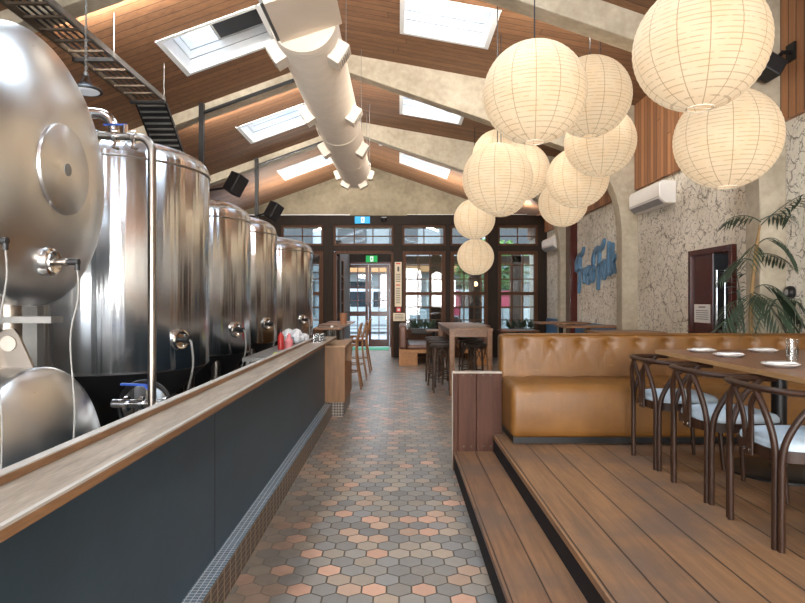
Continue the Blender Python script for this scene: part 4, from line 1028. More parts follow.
F = [([(0.0, 0.22), (0.03, 0.40), (0.2, 0.52), (0.42, 0.56), (0.55, 0.68)], 0.13, 0.08), ([(0.30, 0.54), (0.26, 0.3), (0.24, 0.05), (0.20, -0.22)], 0.12, 0.09), ([(0.1, 0.2), (0.28, 0.24), (0.45, 0.27)], 0.06, 0.05)]
letter(F, 0.0)
letter([([(0.0, 0.26), (0.04, 0.12), (0.03, -0.04)], 0.10, 0.06), ([(0.03, 0.12), (0.10, 0.24), (0.18, 0.24)], 0.09, 0.06)], 0.50)
letter([([(0.0, 0.1), (0.12, 0.18), (0.10, 0.28), (0.01, 0.22), (0.0, 0.06), (0.08, -0.04), (0.18, 0.04)], 0.09, 0.05)], 0.74)
letter([([(0.08, 0.27), (0.0, 0.18), (0.03, 0.02), (0.12, 0.0), (0.17, 0.14), (0.1, 0.27), (0.2, 0.26)], 0.09, 0.05)], 0.98)
letter([([(0.0, 0.28), (0.05, 0.48), (0.25, 0.58), (0.5, 0.58), (0.64, 0.72)], 0.14, 0.09), ([(0.36, 0.58), (0.33, 0.32), (0.31, 0.08), (0.28, -0.18)], 0.13, 0.10), ([(0.08, 0.2), (0.34, 0.27), (0.62, 0.33)], 0.06, 0.05)], 1.10)
letter([([(0.08, 0.33), (0.0, 0.22), (0.03, 0.05), (0.12, 0.03), (0.17, 0.18), (0.1, 0.33), (0.2, 0.32)], 0.10, 0.05)], 1.62)
letter([([(0.06, 0.66), (0.03, 0.4), (0.02, 0.14), (0.08, 0.08), (0.16, 0.14)], 0.10, 0.06)], 1.90)
letter([([(0.04, 0.62), (0.02, 0.36), (0.0, 0.08)], 0.10, 0.06), ([(0.03, 0.26), (0.14, 0.34), (0.17, 0.42)], 0.07, 0.05), ([(0.06, 0.26), (0.14, 0.14), (0.24, 0.1)], 0.08, 0.06)], 2.10)
# doorway with maroon door on the stucco
y0, y1, zt = 6.57, 7.56, 2.02
d = MB(); d.box(XR - 0.06, XR, y0, y0 + 0.07, 0, zt); d.box(XR - 0.06, XR, y1 - 0.07, y1, 0, zt); d.box(XR - 0.06, XR, y0 + 0.07, y1 - 0.07, zt - 0.07, zt)
d6 = struct(d.build('door_6', 'maroon', smooth=False, bevel=0.004))
MB().box(XR - 0.035, XR - 0.002, 7.02, y1 - 0.07, 0.0, zt - 0.07).build('door_leaf', 'maroon', d6, smooth=False)
MB().box(XR - 0.025, XR - 0.002, y0 + 0.07, 7.02, 0.0, zt - 0.07).build('side_light', 'darkglass', d6, smooth=False)
MB().cyl((XR - 0.07, 6.86, 0.6), (XR - 0.07, 6.86, 1.75), 0.012, 10).build('pull_bar', 'chrome', d6)
t = thing('door_notice', 'white paper notice taped to the maroon door', 'notice', (XR, 7.25, 1.15))
MB().box(XR - 0.039, XR - 0.0355, 7.06, 7.44, 1.14, 1.36).build('sheet', 'paper', t, smooth=False)
m = MB(); m.box(XR - 0.0405, XR - 0.039, 7.17, 7.33, 1.32, 1.335)
for i in range(5): m.box(XR - 0.0405, XR - 0.039, 7.10, 7.40, 1.18 + 0.025 * i, 1.188 + 0.025 * i)
m.build('print', 'ink', t, smooth=False)
t = thing('wall_lamp', 'round dark wall lamp on the stucco behind the palm fronds', 'lamp', (XR, 5.62, 1.4))
MB().lathe([(0.06, 0.0), (0.06, 0.03), (0.045, 0.05), (0.0, 0.055)], TL(XR, 5.65, 1.48) @ Matrix.Rotation(-PI / 2, 4, 'Y'), 24).build('body', 'blackp', t)
MB().lathe([(0.03, 0.054), (0.0, 0.06)], TL(XR, 5.65, 1.48) @ Matrix.Rotation(-PI / 2, 4, 'Y'), 24).build('lens', 'acg', t)
t = thing('wall_outlet', 'small round chrome outlet low on the stucco beside the palm', 'outlet', (XR, 5.5, 1.2))
MB().lathe([(0.05, 0.0), (0.05, 0.012), (0.035, 0.02), (0.0, 0.02)], TL(XR, 5.53, 1.21) @ Matrix.Rotation(-PI / 2, 4, 'Y'), 24).build('plate', 'chrome', t)
MB().lathe([(0.022, 0.021), (0.0, 0.028)], TL(XR, 5.53, 1.21) @ Matrix.Rotation(-PI / 2, 4, 'Y'), 20).build('socket', 'blackp', t)

# ------------------------------------------------------------------ timber screen and banquette
t = thing('timber_screen', 'low dark timber screen with pale cap at the end of the step', 'screen', (0.62, DE + 0.03, 0))
y = DE
MB().box(SX - 0.005, SX + 0.035, y, y + 0.05, 0.0, 0.80).build('end_stile', 'part', t, smooth=False, bevel=0.004)
MB().box(SX + 0.037, 0.638, y + 0.008, y + 0.042, 0.0, 0.80).build('board', 'part', t, smooth=False, bevel=0.004)
MB().box(0.642, 0.852, y + 0.008, y + 0.042, 0.0, 0.80).build('board', 'part', t, smooth=False, bevel=0.004)
MB().box(SX - 0.012, 0.852, y - 0.006, y + 0.056, 0.80, 0.818).build('cap', 'parttop', t, smooth=False, bevel=0.003)
MB().box(SX - 0.012, SX - 0.006, y, y + 0.05, 0.0, 0.80).build('pale_edge', 'parttop', t, smooth=False)
for x in (0.535, 0.60, 0.70, 0.76):
    for z in (0.195, 0.785): MB().lathe([(0.009, 0.0), (0.009, 0.003), (0.0, 0.006)], TL(x, y + 0.008, z) @ RX, 10).build('bolt', 'tray', t)

SXA, SXB = 0.855, 3.60
t = thing('banquette_sofa', 'long tan leather banquette with buttoned back along the deck end', 'sofa', (2.2, 4.9, DZ))
MB().box(SXA + 0.03, SXB - 0.02, 4.68, 5.25, DZ, DZ + 0.06).build('plinth', 'black', t, smooth=False)
def pillow_block(x0, x1, y0, y1, z0, z1, nx, ny, nz, r, top_puff=0.0, front=None):
    # box skin as grids, rounded by pulling edges in; returns MB
    m = MB(); vs = {}; 
    def P(i, j, k):
        x = x0 + (x1 - x0) * i / nx; yv = y0 + (y1 - y0) * j / ny; z = z0 + (z1 - z0) * k / nz
        def rd(a, lo, hi): return min(max(a, lo + r), hi - r)
        c = Vector((rd(x, x0, x1), rd(yv, y0, y1), rd(z, z0, z1))); d = Vector((x, yv, z)) - c
        if d.length > 1e-9: 
            mx = max(abs(d.x), abs(d.y), abs(d.z)); d = d.normalized() * mx
        p = c + d
        fx, fy = i / nx, j / ny
        if top_puff and k == nz: p.z += top_puff * math.sin(PI * fy) ** 0.7
        if front: p = front(p, i, j, k)
        return p
    def idx(i, j, k):
        key = (i, j, k)
        if key not in vs: vs[key] = len(m.v); m.v.append(tuple(P(i, j, k)))
        return vs[key]
    for i in range(nx):
        for j in range(ny):
            for k in (0, nz): m.f.append((idx(i, j, k), idx(i + 1, j, k), idx(i + 1, j + 1, k), idx(i, j + 1, k)))
        for k in range(nz):
            for j in (0, ny): m.f.append((idx(i, j, k), idx(i + 1, j, k), idx(i + 1, j, k + 1), idx(i, j, k + 1)))
    for j in range(ny):
        for k in range(nz):
            for i in (0, nx): m.f.append((idx(i, j, k), idx(i, j + 1, k), idx(i, j + 1, k + 1), idx(i, j, k + 1)))
    return m
def seatf(p, i, j, k):
    if p.y < 4.8: p.y -= 0.018 * math.sin(PI * min(1, max(0, (p.z - DZ - 0.06) / 0.4)))
    if p.z > DZ + 0.4: p.z += 0.006 * math.sin(p.x * 23) * math.sin(p.x * 7.3)
    return p
pillow_block(SXA, SXB, 4.60, 5.18, DZ + 0.055, DZ + 0.455, 120, 16, 14, 0.045, 0.02, seatf).build('seat', 'leather', t, angle=0)
BUT = [0.855 + 0.2 + 0.24 * k for k in range(11)]; BZ = 1.05
def backf(p, i, j, k):
    if p.y < 5.17:
        for bx in BUT:
            dx, dz = p.x - bx, p.z - BZ; dd = math.hypot(dx, dz * 1.2)
            p.y += 0.022 * math.exp(-(dd / 0.045) ** 2)
            if dz < 0: p.y += 0.004 * math.exp(-(abs(dx + dz * 0.45) / 0.02) ** 2) * math.exp(-(dd / 0.16) ** 2) + 0.004 * math.exp(-(abs(dx - dz * 0.45) / 0.02) ** 2) * math.exp(-(dd / 0.16) ** 2)
            else: p.y += 0.004 * math.exp(-(abs(dx) / 0.015) ** 2) * math.exp(-(dd / 0.1) ** 2)
    return p
pillow_block(SXA, SXB, 5.10, 5.28, DZ + 0.06, 1.118, 230, 8, 44, 0.035, 0.0, backf).build('backrest', 'leather', t, angle=0)
for bx in BUT: MB().lathe([(0.0, 0.008), (0.009, 0.006), (0.013, 0.0)], TL(bx, 5.132, BZ) @ RX, 12).build('button', 'leather', t)
MB().tube([(SXA + 0.03, 5.11, 1.122), (SXB - 0.03, 5.11, 1.122)], 0.006, 6).build('piping', 'leather', t)

# ------------------------------------------------------------------ dining table and chairs
TZ = 1.05
t = thing('dining_table', 'long timber dining table standing on the deck before the banquette', 'table', (2.45, 3.0, DZ))
MB().box(1.852, 3.04, 1.5, 4.36, TZ - 0.03, TZ).build('table_top', 'table', t, smooth=False, bevel=0.004)
MB().box(1.846, 1.852, 1.5, 4.362, TZ - 0.028, TZ - 0.001).build('edge_band', 'tableedge', t, smooth=False)
for yk in (2.1, 3.90):
    p = MB().cyl((2.45, yk, DZ + 0.03), (2.45, yk, TZ - 0.045), 0.045, 20).build('pedestal', 'black', t)
    MB().lathe([(0.31, DZ), (0.31, DZ + 0.012), (0.29, DZ + 0.022), (0.06, DZ + 0.035), (0.05, DZ + 0.05)], TL(2.45, yk, 0), 40).build('base_disc', 'black', p)
    MB().box(2.2, 2.7, yk - 0.2, yk + 0.2, TZ - 0.045, TZ - 0.031).build('top_plate', 'black', p, smooth=False)

def make_chair(lab):
    t = thing('bentwood_chair', lab, 'chair', (0, 0, 0), 'bentwood chairs along the dining table')
    seg = 12
    # seat frame ring (rounded trapezoid) and cushion
    def outline(s, n=48, z=0.0):
        o = []
        for i in range(n):
            a = 2 * PI * i / n; ca, sa = math.cos(a), math.sin(a); e = 0.5
            x = math.copysign(abs(ca) ** e, ca) * 0.225 * s; yv = math.copysign(abs(sa) ** e, sa) * 0.225 * s * (1.0 + 0.06 * ca)
            o.append((x, yv, z))
        return o
    m = MB(); n = 48; A = outline(1.0, n, 0.385); B = outline(1.0, n, 0.435); C = outline(0.86, n, 0.435); D = outline(0.86, n, 0.385)
    m.v = A + B + C + D
    for i in range(n):
        j = (i + 1) % n
        for a, b in ((0, 1), (1, 2), (2, 3), (3, 0)): m.f.append((a * n + i, a * n + j, b * n + j, b * n + i))
    m.build('seat_frame', 'chair', t)
    m = MB(); rings = [(0.90, 0.40), (0.955, 0.436), (0.95, 0.455), (0.90, 0.47), (0.7, 0.482), (0.35, 0.486)]
    for s, z in rings: m.v += outline(s, n, z)
    for q in range(len(rings) - 1):
        for i in range(n):
            j = (i + 1) % n; m.f.append((q * n + i, q * n + j, (q + 1) * n + j, (q + 1) * n + i))
    m.f.append(tuple((len(rings) - 1) * n + i for i in range(n))); m.f.append(tuple(range(n - 1, -1, -1)))
    m.build('seat_cushion', 'cushion', t, angle=0)
    for s in (-1, 1):
        MB().tube([(0.215, s * 0.20, 0.0), (0.20, s * 0.19, 0.2), (0.19, s * 0.185, 0.40)], [0.012, 0.016, 0.018], seg).build('front_leg', 'chair', t)
        # rear leg: two bent rods joined, parting above the seat
        MB().tube(smoothpath([(-0.222, s * 0.185, 0.0), (-0.222, s * 0.187, 0.25), (-0.222, s * 0.188, 0.42), (-0.232, s * 0.178, 0.52), (-0.248, s * 0.145, 0.62), (-0.252, s * 0.085, 0.70)], 5), 0.0155, seg).build('rear_leg', 'chair', t)
        MB().tube(smoothpath([(-0.212, s * 0.215, 0.0), (-0.212, s * 0.216, 0.25), (-0.208, s * 0.218, 0.42), (-0.18, s * 0.226, 0.52), (-0.12, s * 0.244, 0.62), (-0.03, s * 0.262, 0.692)], 5), 0.0155, seg).build('rear_leg', 'chair', t)
    # top rail: a horseshoe
    pts = [(0.06, -0.27, 0.695), (-0.06, -0.272, 0.70), (-0.15, -0.262, 0.70), (-0.215, -0.222, 0.703), (-0.25, -0.125, 0.705), (-0.26, 0, 0.705),
           (-0.25, 0.125, 0.705), (-0.215, 0.222, 0.703), (-0.15, 0.262, 0.70), (-0.06, 0.272, 0.70), (0.06, 0.27, 0.695)]
    P = smoothpath(pts, 5); k = len(P)
    MB().tube(P, [0.019 * min(1, 0.75 + 3 * min(i, k - 1 - i) / k) for i in range(k)], seg, flat=0.8).build('top_rail', 'chair', t)
    # wishbone splat: plate bolted to the rear seat rail, two arms rising and parting
    MB().box(-0.243, -0.229, -0.04, 0.04, 0.375, 0.50).build('splat_plate', 'chair', t, smooth=False, bevel=0.006)
    for s in (-1, 1):
        MB().tube(smoothpath([(-0.237, s * 0.024, 0.45), (-0.24, s * 0.03, 0.54), (-0.252, s * 0.055, 0.63), (-0.25, s * 0.115, 0.70)], 5), 0.0165, seg, flat=0.7).build('splat_arm', 'chair', t)
        MB().lathe([(0.008, 0), (0.008, 0.003), (0, 0.006)], TL(-0.243, s * 0.022, 0.40) @ Matrix.Rotation(-PI / 2, 4, 'Y'), 10).build('bolt', 'chrome', t)
    return t
c = make_chair('bentwood chair with pale blue seat, farthest from camera along the table, touching the banquette corner')
c['label'] = 'bentwood chair with pale blue seat at the table end beside the banquette'
c.location = (1.895, 4.13, DZ)
dup(c, (1.895, 3.49, DZ), math.radians(1.5), 'bentwood chair with pale blue seat in the middle of the row of three')
dup(c, (1.89, 2.86, DZ), math.radians(-1), 'bentwood chair with pale blue seat cut by the picture edge, end of the row')

# place settings
def place(x, y, r, rot, lab):
    t = thing('side_plate', lab, 'plate', (x, y, TZ), 'plates on the dining table')
    MB().lathe([(0.0, 0.004), (r * 0.6, 0.004), (r * 0.64, 0.0), (r * 0.7, 0.0), (r, 0.016), (r * 0.98, 0.02), (r * 0.66, 0.008), (0.0, 0.008)], TL(x, y, TZ), 40).build('dish', 'plate', t)
    return t
def napkin(x, y, rot, lab):
    t = thing('folded_napkin', lab, 'napkin', (x, y, TZ + 0.02), 'napkins on the plates')
    Q = TL(x + 0.01, y, TZ + 0.0175) @ Matrix.Rotation(rot, 4, 'Z')
    m = MB(); nx, ny = 10, 6
    for k, z in ((0, 0.0), (1, 0.002)):
        for i in range(nx + 1):
            for j in range(ny + 1):
                a = -0.07 + 0.14 * i / nx; b = -0.03 + 0.06 * j / ny
                m.v.append(tuple(Q @ Vector((a, b, z + (0.003 * (math.sin(a * 60) * 0.4 + 0.5 * math.cos(b * 70)) + 0.004 if k else 0)))))
    o = (nx + 1) * (ny + 1)
    for i in range(nx):
        for j in range(ny):
            a = i * (ny + 1) + j; m.f.append((a, a + ny + 1, a + ny + 2, a + 1)); m.f.append((o + a, o + a + 1, o + a + ny + 2, o + a + ny + 1))
    for i in range(nx):
        for j in (0, ny): a = i * (ny + 1) + j; b = a + ny + 1; m.f.append((a, b, b + o, a + o))
    for j in range(ny):
        for i in (0, nx): a = i * (ny + 1) + j; b = a + 1; m.f.append((a, b, b + o, a + o))
    m.build('cloth', 'napkin', t, angle=0)
    MB().tube([tuple(Q @ Vector((-0.09, 0.012, 0.012))), tuple(Q @ Vector((0.09, 0.008, 0.012)))], 0.0022, 6).build('fork', 'chrome', t)
PL = [(2.07, 4.14, 0.4, 'beside the far table corner'), (2.07, 3.80, 0.2, 'before the middle chair'), (2.49, 4.14, 0.3, 'on the banquette side beyond the tumbler'), (2.03, 3.22, 0.2, 'beside the tumbler, before the end chair')]
for x, y, r, s in PL:
    place(x, y, 0.092, r, 'pale side plate ' + s); napkin(x, y, r, 'folded white napkin with fork on the plate ' + s)
def tumbler(x, y, lab, n):
    t = thing('glass_tumbler', lab, 'glass', (x, y, TZ), 'tumblers on the dining table')
    MB().lathe([(0.0, 0.0), (0.028, 0.0), (0.033, 0.10), (0.031, 0.10), (0.026, 0.012), (0.0, 0.012)], TL(x, y, TZ), 28).build('outer_glass', 'tumbler', t)
    MB().lathe([(0.0, 0.045), (0.027, 0.045), (0.032, 0.14), (0.030, 0.14), (0.0255, 0.056), (0.0, 0.056)], TL(x, y, TZ), 28).build('inner_glass', 'tumbler', t)
tumbler(2.165, 3.33, 'pair of clear tumblers stacked beside the front plate on the table', 2)
tumbler(2.245, 3.28, 'clear stacked tumblers cut off by the picture edge', 2)

# ------------------------------------------------------------------ palm behind the banquette
t = thing('potted_palm', 'tall potted palm with feathery fronds behind the banquette', 'plant', (3.2, 5.52, 0))
px, py = 3.2, 5.52
MB().lathe([(0.15, 0.0), (0.2, 0.4), (0.21, 0.42), (0.19, 0.42), (0.18, 0.36), (0.0, 0.36)], TL(px, py, 0), 32).build('pot', 'pot', t)
MB().lathe([(0.0, 0.37), (0.18, 0.37)], TL(px, py, 0), 24).build('soil', 'soil', t)
rp = random.Random(3)
def frond(base, tip, sag, nleaf, ll):
    base, tip = Vector(base), Vector(tip); mid = (base + tip) / 2 + Vector((0, 0, sag))
    P = bez(base, base.lerp(mid, 0.7), mid.lerp(tip, 0.4), tip, 16)
    nleaf = int(nleaf * 0.62)
    MB().tube(P, [0.006 * (1 - i / 20) for i in range(17)], 6).build('frond_stem', 'leaf', t)
    m = MB()
    for i in range(nleaf):
        f = 0.22 + 0.78 * i / (nleaf - 1); q = f * 16; a = int(min(q, 15)); p = P[a].lerp(P[a + 1], q - a); d = (P[a + 1] - P[a]).normalized()
        side = d.cross(Vector((0, 0, 1)));
        if side.length < 1e-3: side = Vector((1, 0, 0))
        side.normalize(); L = ll * (0.55 + 0.75 * math.sin(PI * min(1, f * 0.9))) * (0.9 + 0.2 * rp.random())
        for s in (-1, 1):
            dr = (side * s * 0.75 + d * 0.75 + Vector((0, 0, -0.45 - 0.25 * rp.random()))).normalized(); wv = dr.cross(Vector((0, 0, 1))).normalized() * L * 0.055
            e1, e2 = p + dr * L * 0.45, p + dr * L + Vector((0, 0, -L * 0.12)); up = Vector((0, 0, 0.006))
            for q_ in (p, e1, e2): q_.x = min(q_.x, 3.63)
            m.add([p, e1 + wv, e2, e1 - wv, e1 + up], [(0, 1, 4), (1, 2, 4), (2, 3, 4), (3, 0, 4)])
    m.build('frond', 'leaf', t, smooth=False)
def pt(u, v, Y): return ((u - 399) / 605 * Y, Y, 1.4 - (v - 301) / 605 * Y)
MB().tube(smoothpath([(px, py, 0.36), pt(751, 330, py), pt(752, 290, py), pt(757, 245, py), pt(760, 225, py)], 5), [0.018] * 11 + [0.015] * 6 + [0.01] * 4, 10).build('stem', 'stem', t)
MB().tube(smoothpath([(px + 0.05, py + 0.05, 0.36), pt(744, 330, py + 0.06), pt(741, 310, py + 0.06), pt(738, 290, py + 0.06)], 5), 0.010, 8).build('stem', 'leaf', t)
MB().tube(smoothpath([(px - 0.05, py - 0.04, 0.36), pt(756, 330, py), pt(768, 312, py), pt(775, 300, py)], 5), 0.009, 8).build('stem', 'leaf', t)
for b, e, sag, nl, ll, dy in (((760, 226), (804, 194), 0.06, 16, 0.20, -0.1), ((761, 222), (727, 220), 0.10, 14, 0.18, 0.0), ((761, 220), (797, 216), 0.08, 13, 0.17, 0.1),
                          ((758, 244), (794, 258), 0.22, 16, 0.20, -0.15), ((757, 246), (748, 262), 0.12, 12, 0.17, -0.35), ((755, 262), (722, 275), 0.16, 15, 0.20, 0.05),
                          ((757, 255), (788, 262), 0.08, 13, 0.17, 0.15), ((752, 290), (800, 318), 0.30, 17, 0.22, -0.1), ((752, 292), (782, 330), 0.14, 15, 0.2, -0.3),
                          ((745, 300), (722, 322), 0.16, 15, 0.2, -0.15), ((752, 295), (748, 327), 0.22, 15, 0.2, -0.45), ((750, 300), (770, 300), 0.10, 14, 0.2, -0.3),
                          ((741, 305), (735, 270), 0.10, 14, 0.18, 0.0), ((775, 300), (804, 302), 0.06, 14, 0.2, 0.0), ((745, 312), (719, 328), 0.06, 13, 0.18, -0.25), ((770, 305), (800, 336), 0.14, 14, 0.18, -0.2)):
    frond(pt(b[0], b[1], py), pt(e[0], e[1], py + dy), sag, nl, ll)

# ------------------------------------------------------------------ rear seating
def pedestal_table(label, x0, x1, y0, y1, z, mat='highwood', group='pedestal tables beyond the banquette', legmat='black'):
    t = thing('pedestal_table', label, 'table', ((x0 + x1) / 2, (y0 + y1) / 2, 0), group)
    MB().box(x0, x1, y0, y1, z - 0.03, z).build('table_top', mat, t, smooth=False, bevel=0.004)
    xs = [x0 + 0.22] if x1 - x0 < 1 else [x0 + 0.3, x1 - 0.3]
    cx, cy = (x0 + x1) / 2, (y0 + y1) / 2
    MB().cyl((cx, cy, 0.03), (cx, cy, z - 0.03), 0.04, 16).build('pedestal', legmat, t)
    MB().lathe([(0.24, 0), (0.24, 0.012), (0.05, 0.035)], TL(cx, cy, 0), 28).build('base_disc', legmat, t)
pedestal_table('tall timber table seen over the banquette back, closest to it', 2.56, 3.44, 7.75, 8.4, 1.0)
pedestal_table('tall timber table between the two others along the stucco wall', 2.62, 3.55, 9.55, 10.2, 1.0)
pedestal_table('tall timber table in front of the blue dado, farthest from the banquette', 2.62, 3.55, 11.2, 11.85, 1.0)
pedestal_table('small table by the window beside the corner bench', 0.62, 0.98, 13.5, 14.2, 0.74, 'table', 'small tables by the windows')
pedestal_table('small table by the last window near the stucco wall', 2.30, 3.15, 13.5, 14.2, 0.74, 'table', 'small tables by the windows')

t = thing('high_table', 'long tall timber table with stools tucked under it beside the aisle', 'table', (1.05, 10.2, 0))
MB().box(0.735, 1.385, 8.88, 11.45, 0.965, 0.995).build('table_top', 'highwood', t, smooth=False, bevel=0.004)
a = MB(); a.box(0.78, 1.34, 8.93, 8.955, 0.87, 0.965); a.box(0.78, 1.34, 11.375, 11.4, 0.87, 0.965); a.box(0.775, 0.80, 8.955, 11.375, 0.87, 0.965); a.box(1.32, 1.345, 8.955, 11.375, 0.87, 0.965)
a.build('apron', 'highwood', t, smooth=False)
for x in (0.745, 1.30):
    for y in (8.9, 11.35): MB().box(x, x + 0.075, y, y + 0.075, 0, 0.965).build('leg', 'highwood', t, smooth=False, bevel=0.004)
def rattan_stool(lab):
    t = thing('rattan_stool', lab, 'stool', (0, 0, 0), 'rattan stools at the long tall table')
    MB().lathe([(0.0, 0.68), (0.15, 0.68), (0.18, 0.695), (0.185, 0.72), (0.17, 0.738), (0.1, 0.732), (0.0, 0.728)], None, 28).build('seat', 'rattan', t)
    for k in range(4):
        a = PI / 4 + k * PI / 2; c, s = math.cos(a), math.sin(a)
        MB().tube([(0.19 * c, 0.19 * s, 0), (0.17 * c, 0.17 * s, 0.4), (0.15 * c, 0.15 * s, 0.69)], 0.015, 10).build('leg', 'rattanleg', t)
        b = a + PI / 2
        P = [(0.165 * math.cos(a + PI / 2 * q / 8) * (1 - 0.12 * math.sin(PI * q / 8)), 0.165 * math.sin(a + PI / 2 * q / 8) * (1 - 0.12 * math.sin(PI * q / 8)), 0.42 + 0.24 * math.sin(PI * q / 8)) for q in range(9)]
        MB().tube(P, 0.009, 8).build('hoop', 'rattanleg', t)
    MB().tube([(0.178 * math.cos(2 * PI * i / 28), 0.178 * math.sin(2 * PI * i / 28), 0.22) for i in range(28)], 0.011, 8, closed=True).build('foot_ring', 'rattanleg', t)
    return t
s0 = rattan_stool('woven rattan stool tucked under the aisle side corner of the tall table'); s0.location = (0.66, 9.35, 0)
dup(s0, (0.66, 9.95, 0), 0.4, 'second woven rattan stool from the tall table corner on the aisle side')
dup(s0, (0.66, 10.55, 0), 0.9, 'third woven rattan stool from the tall table corner on the aisle side')
dup(s0, (0.66, 11.15, 0), 0.2, 'fourth and last woven rattan stool on the aisle side of the tall table')
dup(s0, (1.25, 9.5, 0), 0.3, 'woven rattan stool on the wall side of the tall table, beside its front leg')
dup(s0, (1.25, 10.3, 0), 0.7, 'middle woven rattan stool on the wall side of the tall table')
dup(s0, (1.25, 11.0, 0), 0.1, 'last woven rattan stool on the wall side of the tall table, by the windows')
t = thing('corner_bench', 'timber bench with brown leather seat and upright end beside the doorway', 'bench', (0.3, 13.9, 0))
MB().box(0.0, 0.40, 13.1, 14.9, 0.0, 0.27).build('base', 'benchwood', t, smooth=False)
MB().box(0.0, 0.66, 13.08, 14.92, 0.27, 0.35).build('seat_board', 'benchwood', t, smooth=False, bevel=0.004)
pillow_block(0.17, 0.66, 13.06, 14.92, 0.351, 0.45, 10, 20, 4, 0.03, 0.02).build('seat_cushion', 'benchcush', t, angle=0)
pillow_block(0.0, 0.17, 13.06, 14.92, 0.351, 0.87, 6, 20, 10, 0.05).build('backrest', 'benchcush', t, angle=0)
t = thing('corner_bench', 'timber bench with brown leather seat half hidden behind the tall table', 'bench', (1.9, 13.9, 0))
MB().box(1.62, 1.95, 13.1, 14.9, 0.0, 0.27).build('base', 'benchwood', t, smooth=False)
MB().box(1.42, 2.0, 13.08, 14.92, 0.27, 0.35).build('seat_board', 'benchwood', t, smooth=False, bevel=0.004)
pillow_block(1.42, 1.83, 13.06, 14.92, 0.351, 0.45, 10, 20, 4, 0.03, 0.02).build('seat_cushion', 'benchcush', t, angle=0)
pillow_block(1.83, 2.0, 13.06, 14.92, 0.351, 0.87, 6, 20, 10, 0.05).build('backrest', 'benchcush', t, angle=0)
# planters along the sill
def planter(x, lab, seed):
    rq = random.Random(seed)
    t = thing('sill_planter', lab, 'planter', (x, 14.85, 0.6), 'planters on the window ledge')
    z0 = vz(333) + 0.0
    MB().box(x - 0.3, x + 0.3, 14.86, 14.98, z0 - 0.0, z0 + 0.12).build('trough', 'pot', t, smooth=False)
    MB().box(x - 0.32, x + 0.32, 14.84, 14.995, z0 - 0.03, z0 - 0.001).build('bracket', 'post', t, smooth=False)
    m = MB()
    for k in range(46):
        a = rq.uniform(-0.28, 0.28); L = rq.uniform(0.1, 0.3); dx, dy = rq.uniform(-0.15, 0.15), rq.uniform(-0.1, 0.02)
        b = Vector((x + a, 14.92, z0 + 0.1)); e = b + Vector((dx, dy, L)); w_ = Vector((0.025, 0, 0.008))
        mid = b.lerp(e, 0.6)
        m.add([b, mid + w_, e, mid - w_, mid + Vector((0, -0.006, 0))], [(0, 1, 4), (1, 2, 4), (2, 3, 4), (3, 0, 4)])
    m.build('foliage', 'leaf', t, smooth=False)
planter(0.62, 'dark leafy planter on the ledge of the window beside the doorway', 1)
planter(3.0, 'dark leafy planter on the ledge of the last window', 2)

# bar stools and tall tables on the brewery side
def bar_chair(lab):
    t = thing('bentwood_bar_stool', lab, 'stool', (0, 0, 0), 'bentwood bar stools with backs')
    MB().lathe([(0.0, 0.68), (0.17, 0.68), (0.185, 0.69), (0.185, 0.705), (0.17, 0.715), (0.0, 0.708)], None, 28).build('seat', 'stoolwood', t)
    for s in (-1, 1):
        MB().tube([(-0.2, s * 0.19, 0), (-0.14, s * 0.13, 0.69)], [0.013, 0.017], 10).build('leg', 'stoolwood', t)
        MB().tube(smoothpath([(0.24, s * 0.19, 0), (0.17, s * 0.15, 0.45), (0.16, s * 0.15, 0.72), (0.2, s * 0.15, 0.9), (0.225, s * 0.13, 1.0)], 4), 0.015, 10).build('leg', 'stoolwood', t)
    P = smoothpath([(0.2, -0.15, 0.9), (0.222, -0.14, 0.985), (0.24, -0.07, 1.03), (0.245, 0, 1.04), (0.24, 0.07, 1.03), (0.222, 0.14, 0.985), (0.2, 0.15, 0.9)], 4)
    MB().tube(P, 0.015, 10).build('back_hoop', 'stoolwood', t)
    MB().tube(smoothpath([(0.17, -0.07, 0.71), (0.2, -0.07, 0.85), (0.235, 0, 0.96), (0.2, 0.07, 0.85), (0.17, 0.07, 0.71)], 4), 0.01, 8).build('inner_hoop', 'stoolwood', t)
    MB().box(0.228, 0.238, -0.05, 0.05, 0.80, 0.97, Matrix.Rotation(0.0, 4, 'Y')).build('back_panel', 'stoolwood', t, smooth=False)
    MB().tube([(0.185 * math.cos(2 * PI * i / 28), 0.17 * math.sin(2 * PI * i / 28), 0.27) for i in range(28)], 0.009, 8, closed=True).build('foot_ring', 'stoolwood', t)
    return t
b0 = bar_chair('bentwood bar stool with back, closest to the oak cabinet'); b0.location = (-0.84, 9.75, 0)
dup(b0, (-0.82, 10.9, 0), 0.05, 'middle bentwood bar stool with back of the three past the cabinet')
dup(b0, (-0.80, 12.05, 0), -0.04, 'bentwood bar stool with back closest to the open doorway')
pedestal_table('tall table with steel leg right behind the oak cabinet', -1.32, -0.90, 9.3, 10.0, 0.985, 'highwood', 'tall tables on the brewery side', 'galv')
pedestal_table('tall table with steel leg carrying the brown cup', -1.42, -0.9, 10.55, 11.35, 0.985, 'highwood', 'tall tables on the brewery side', 'galv')
pedestal_table('tall table with steel leg nearest the window wall beside the last tank', -1.42, -0.9, 11.8, 12.5, 0.985, 'highwood', 'tall tables on the brewery side', 'galv')
tag(MB().lathe([(0.0, 0.0), (0.055, 0.0), (0.07, 0.2), (0.066, 0.2), (0.05, 0.01), (0.0, 0.01)], TL(-1.0, 10.9, 0.985), 20).build('card_cup', 'orange'), 'brown card cup standing on a tall table by the bar stools', 'cup')

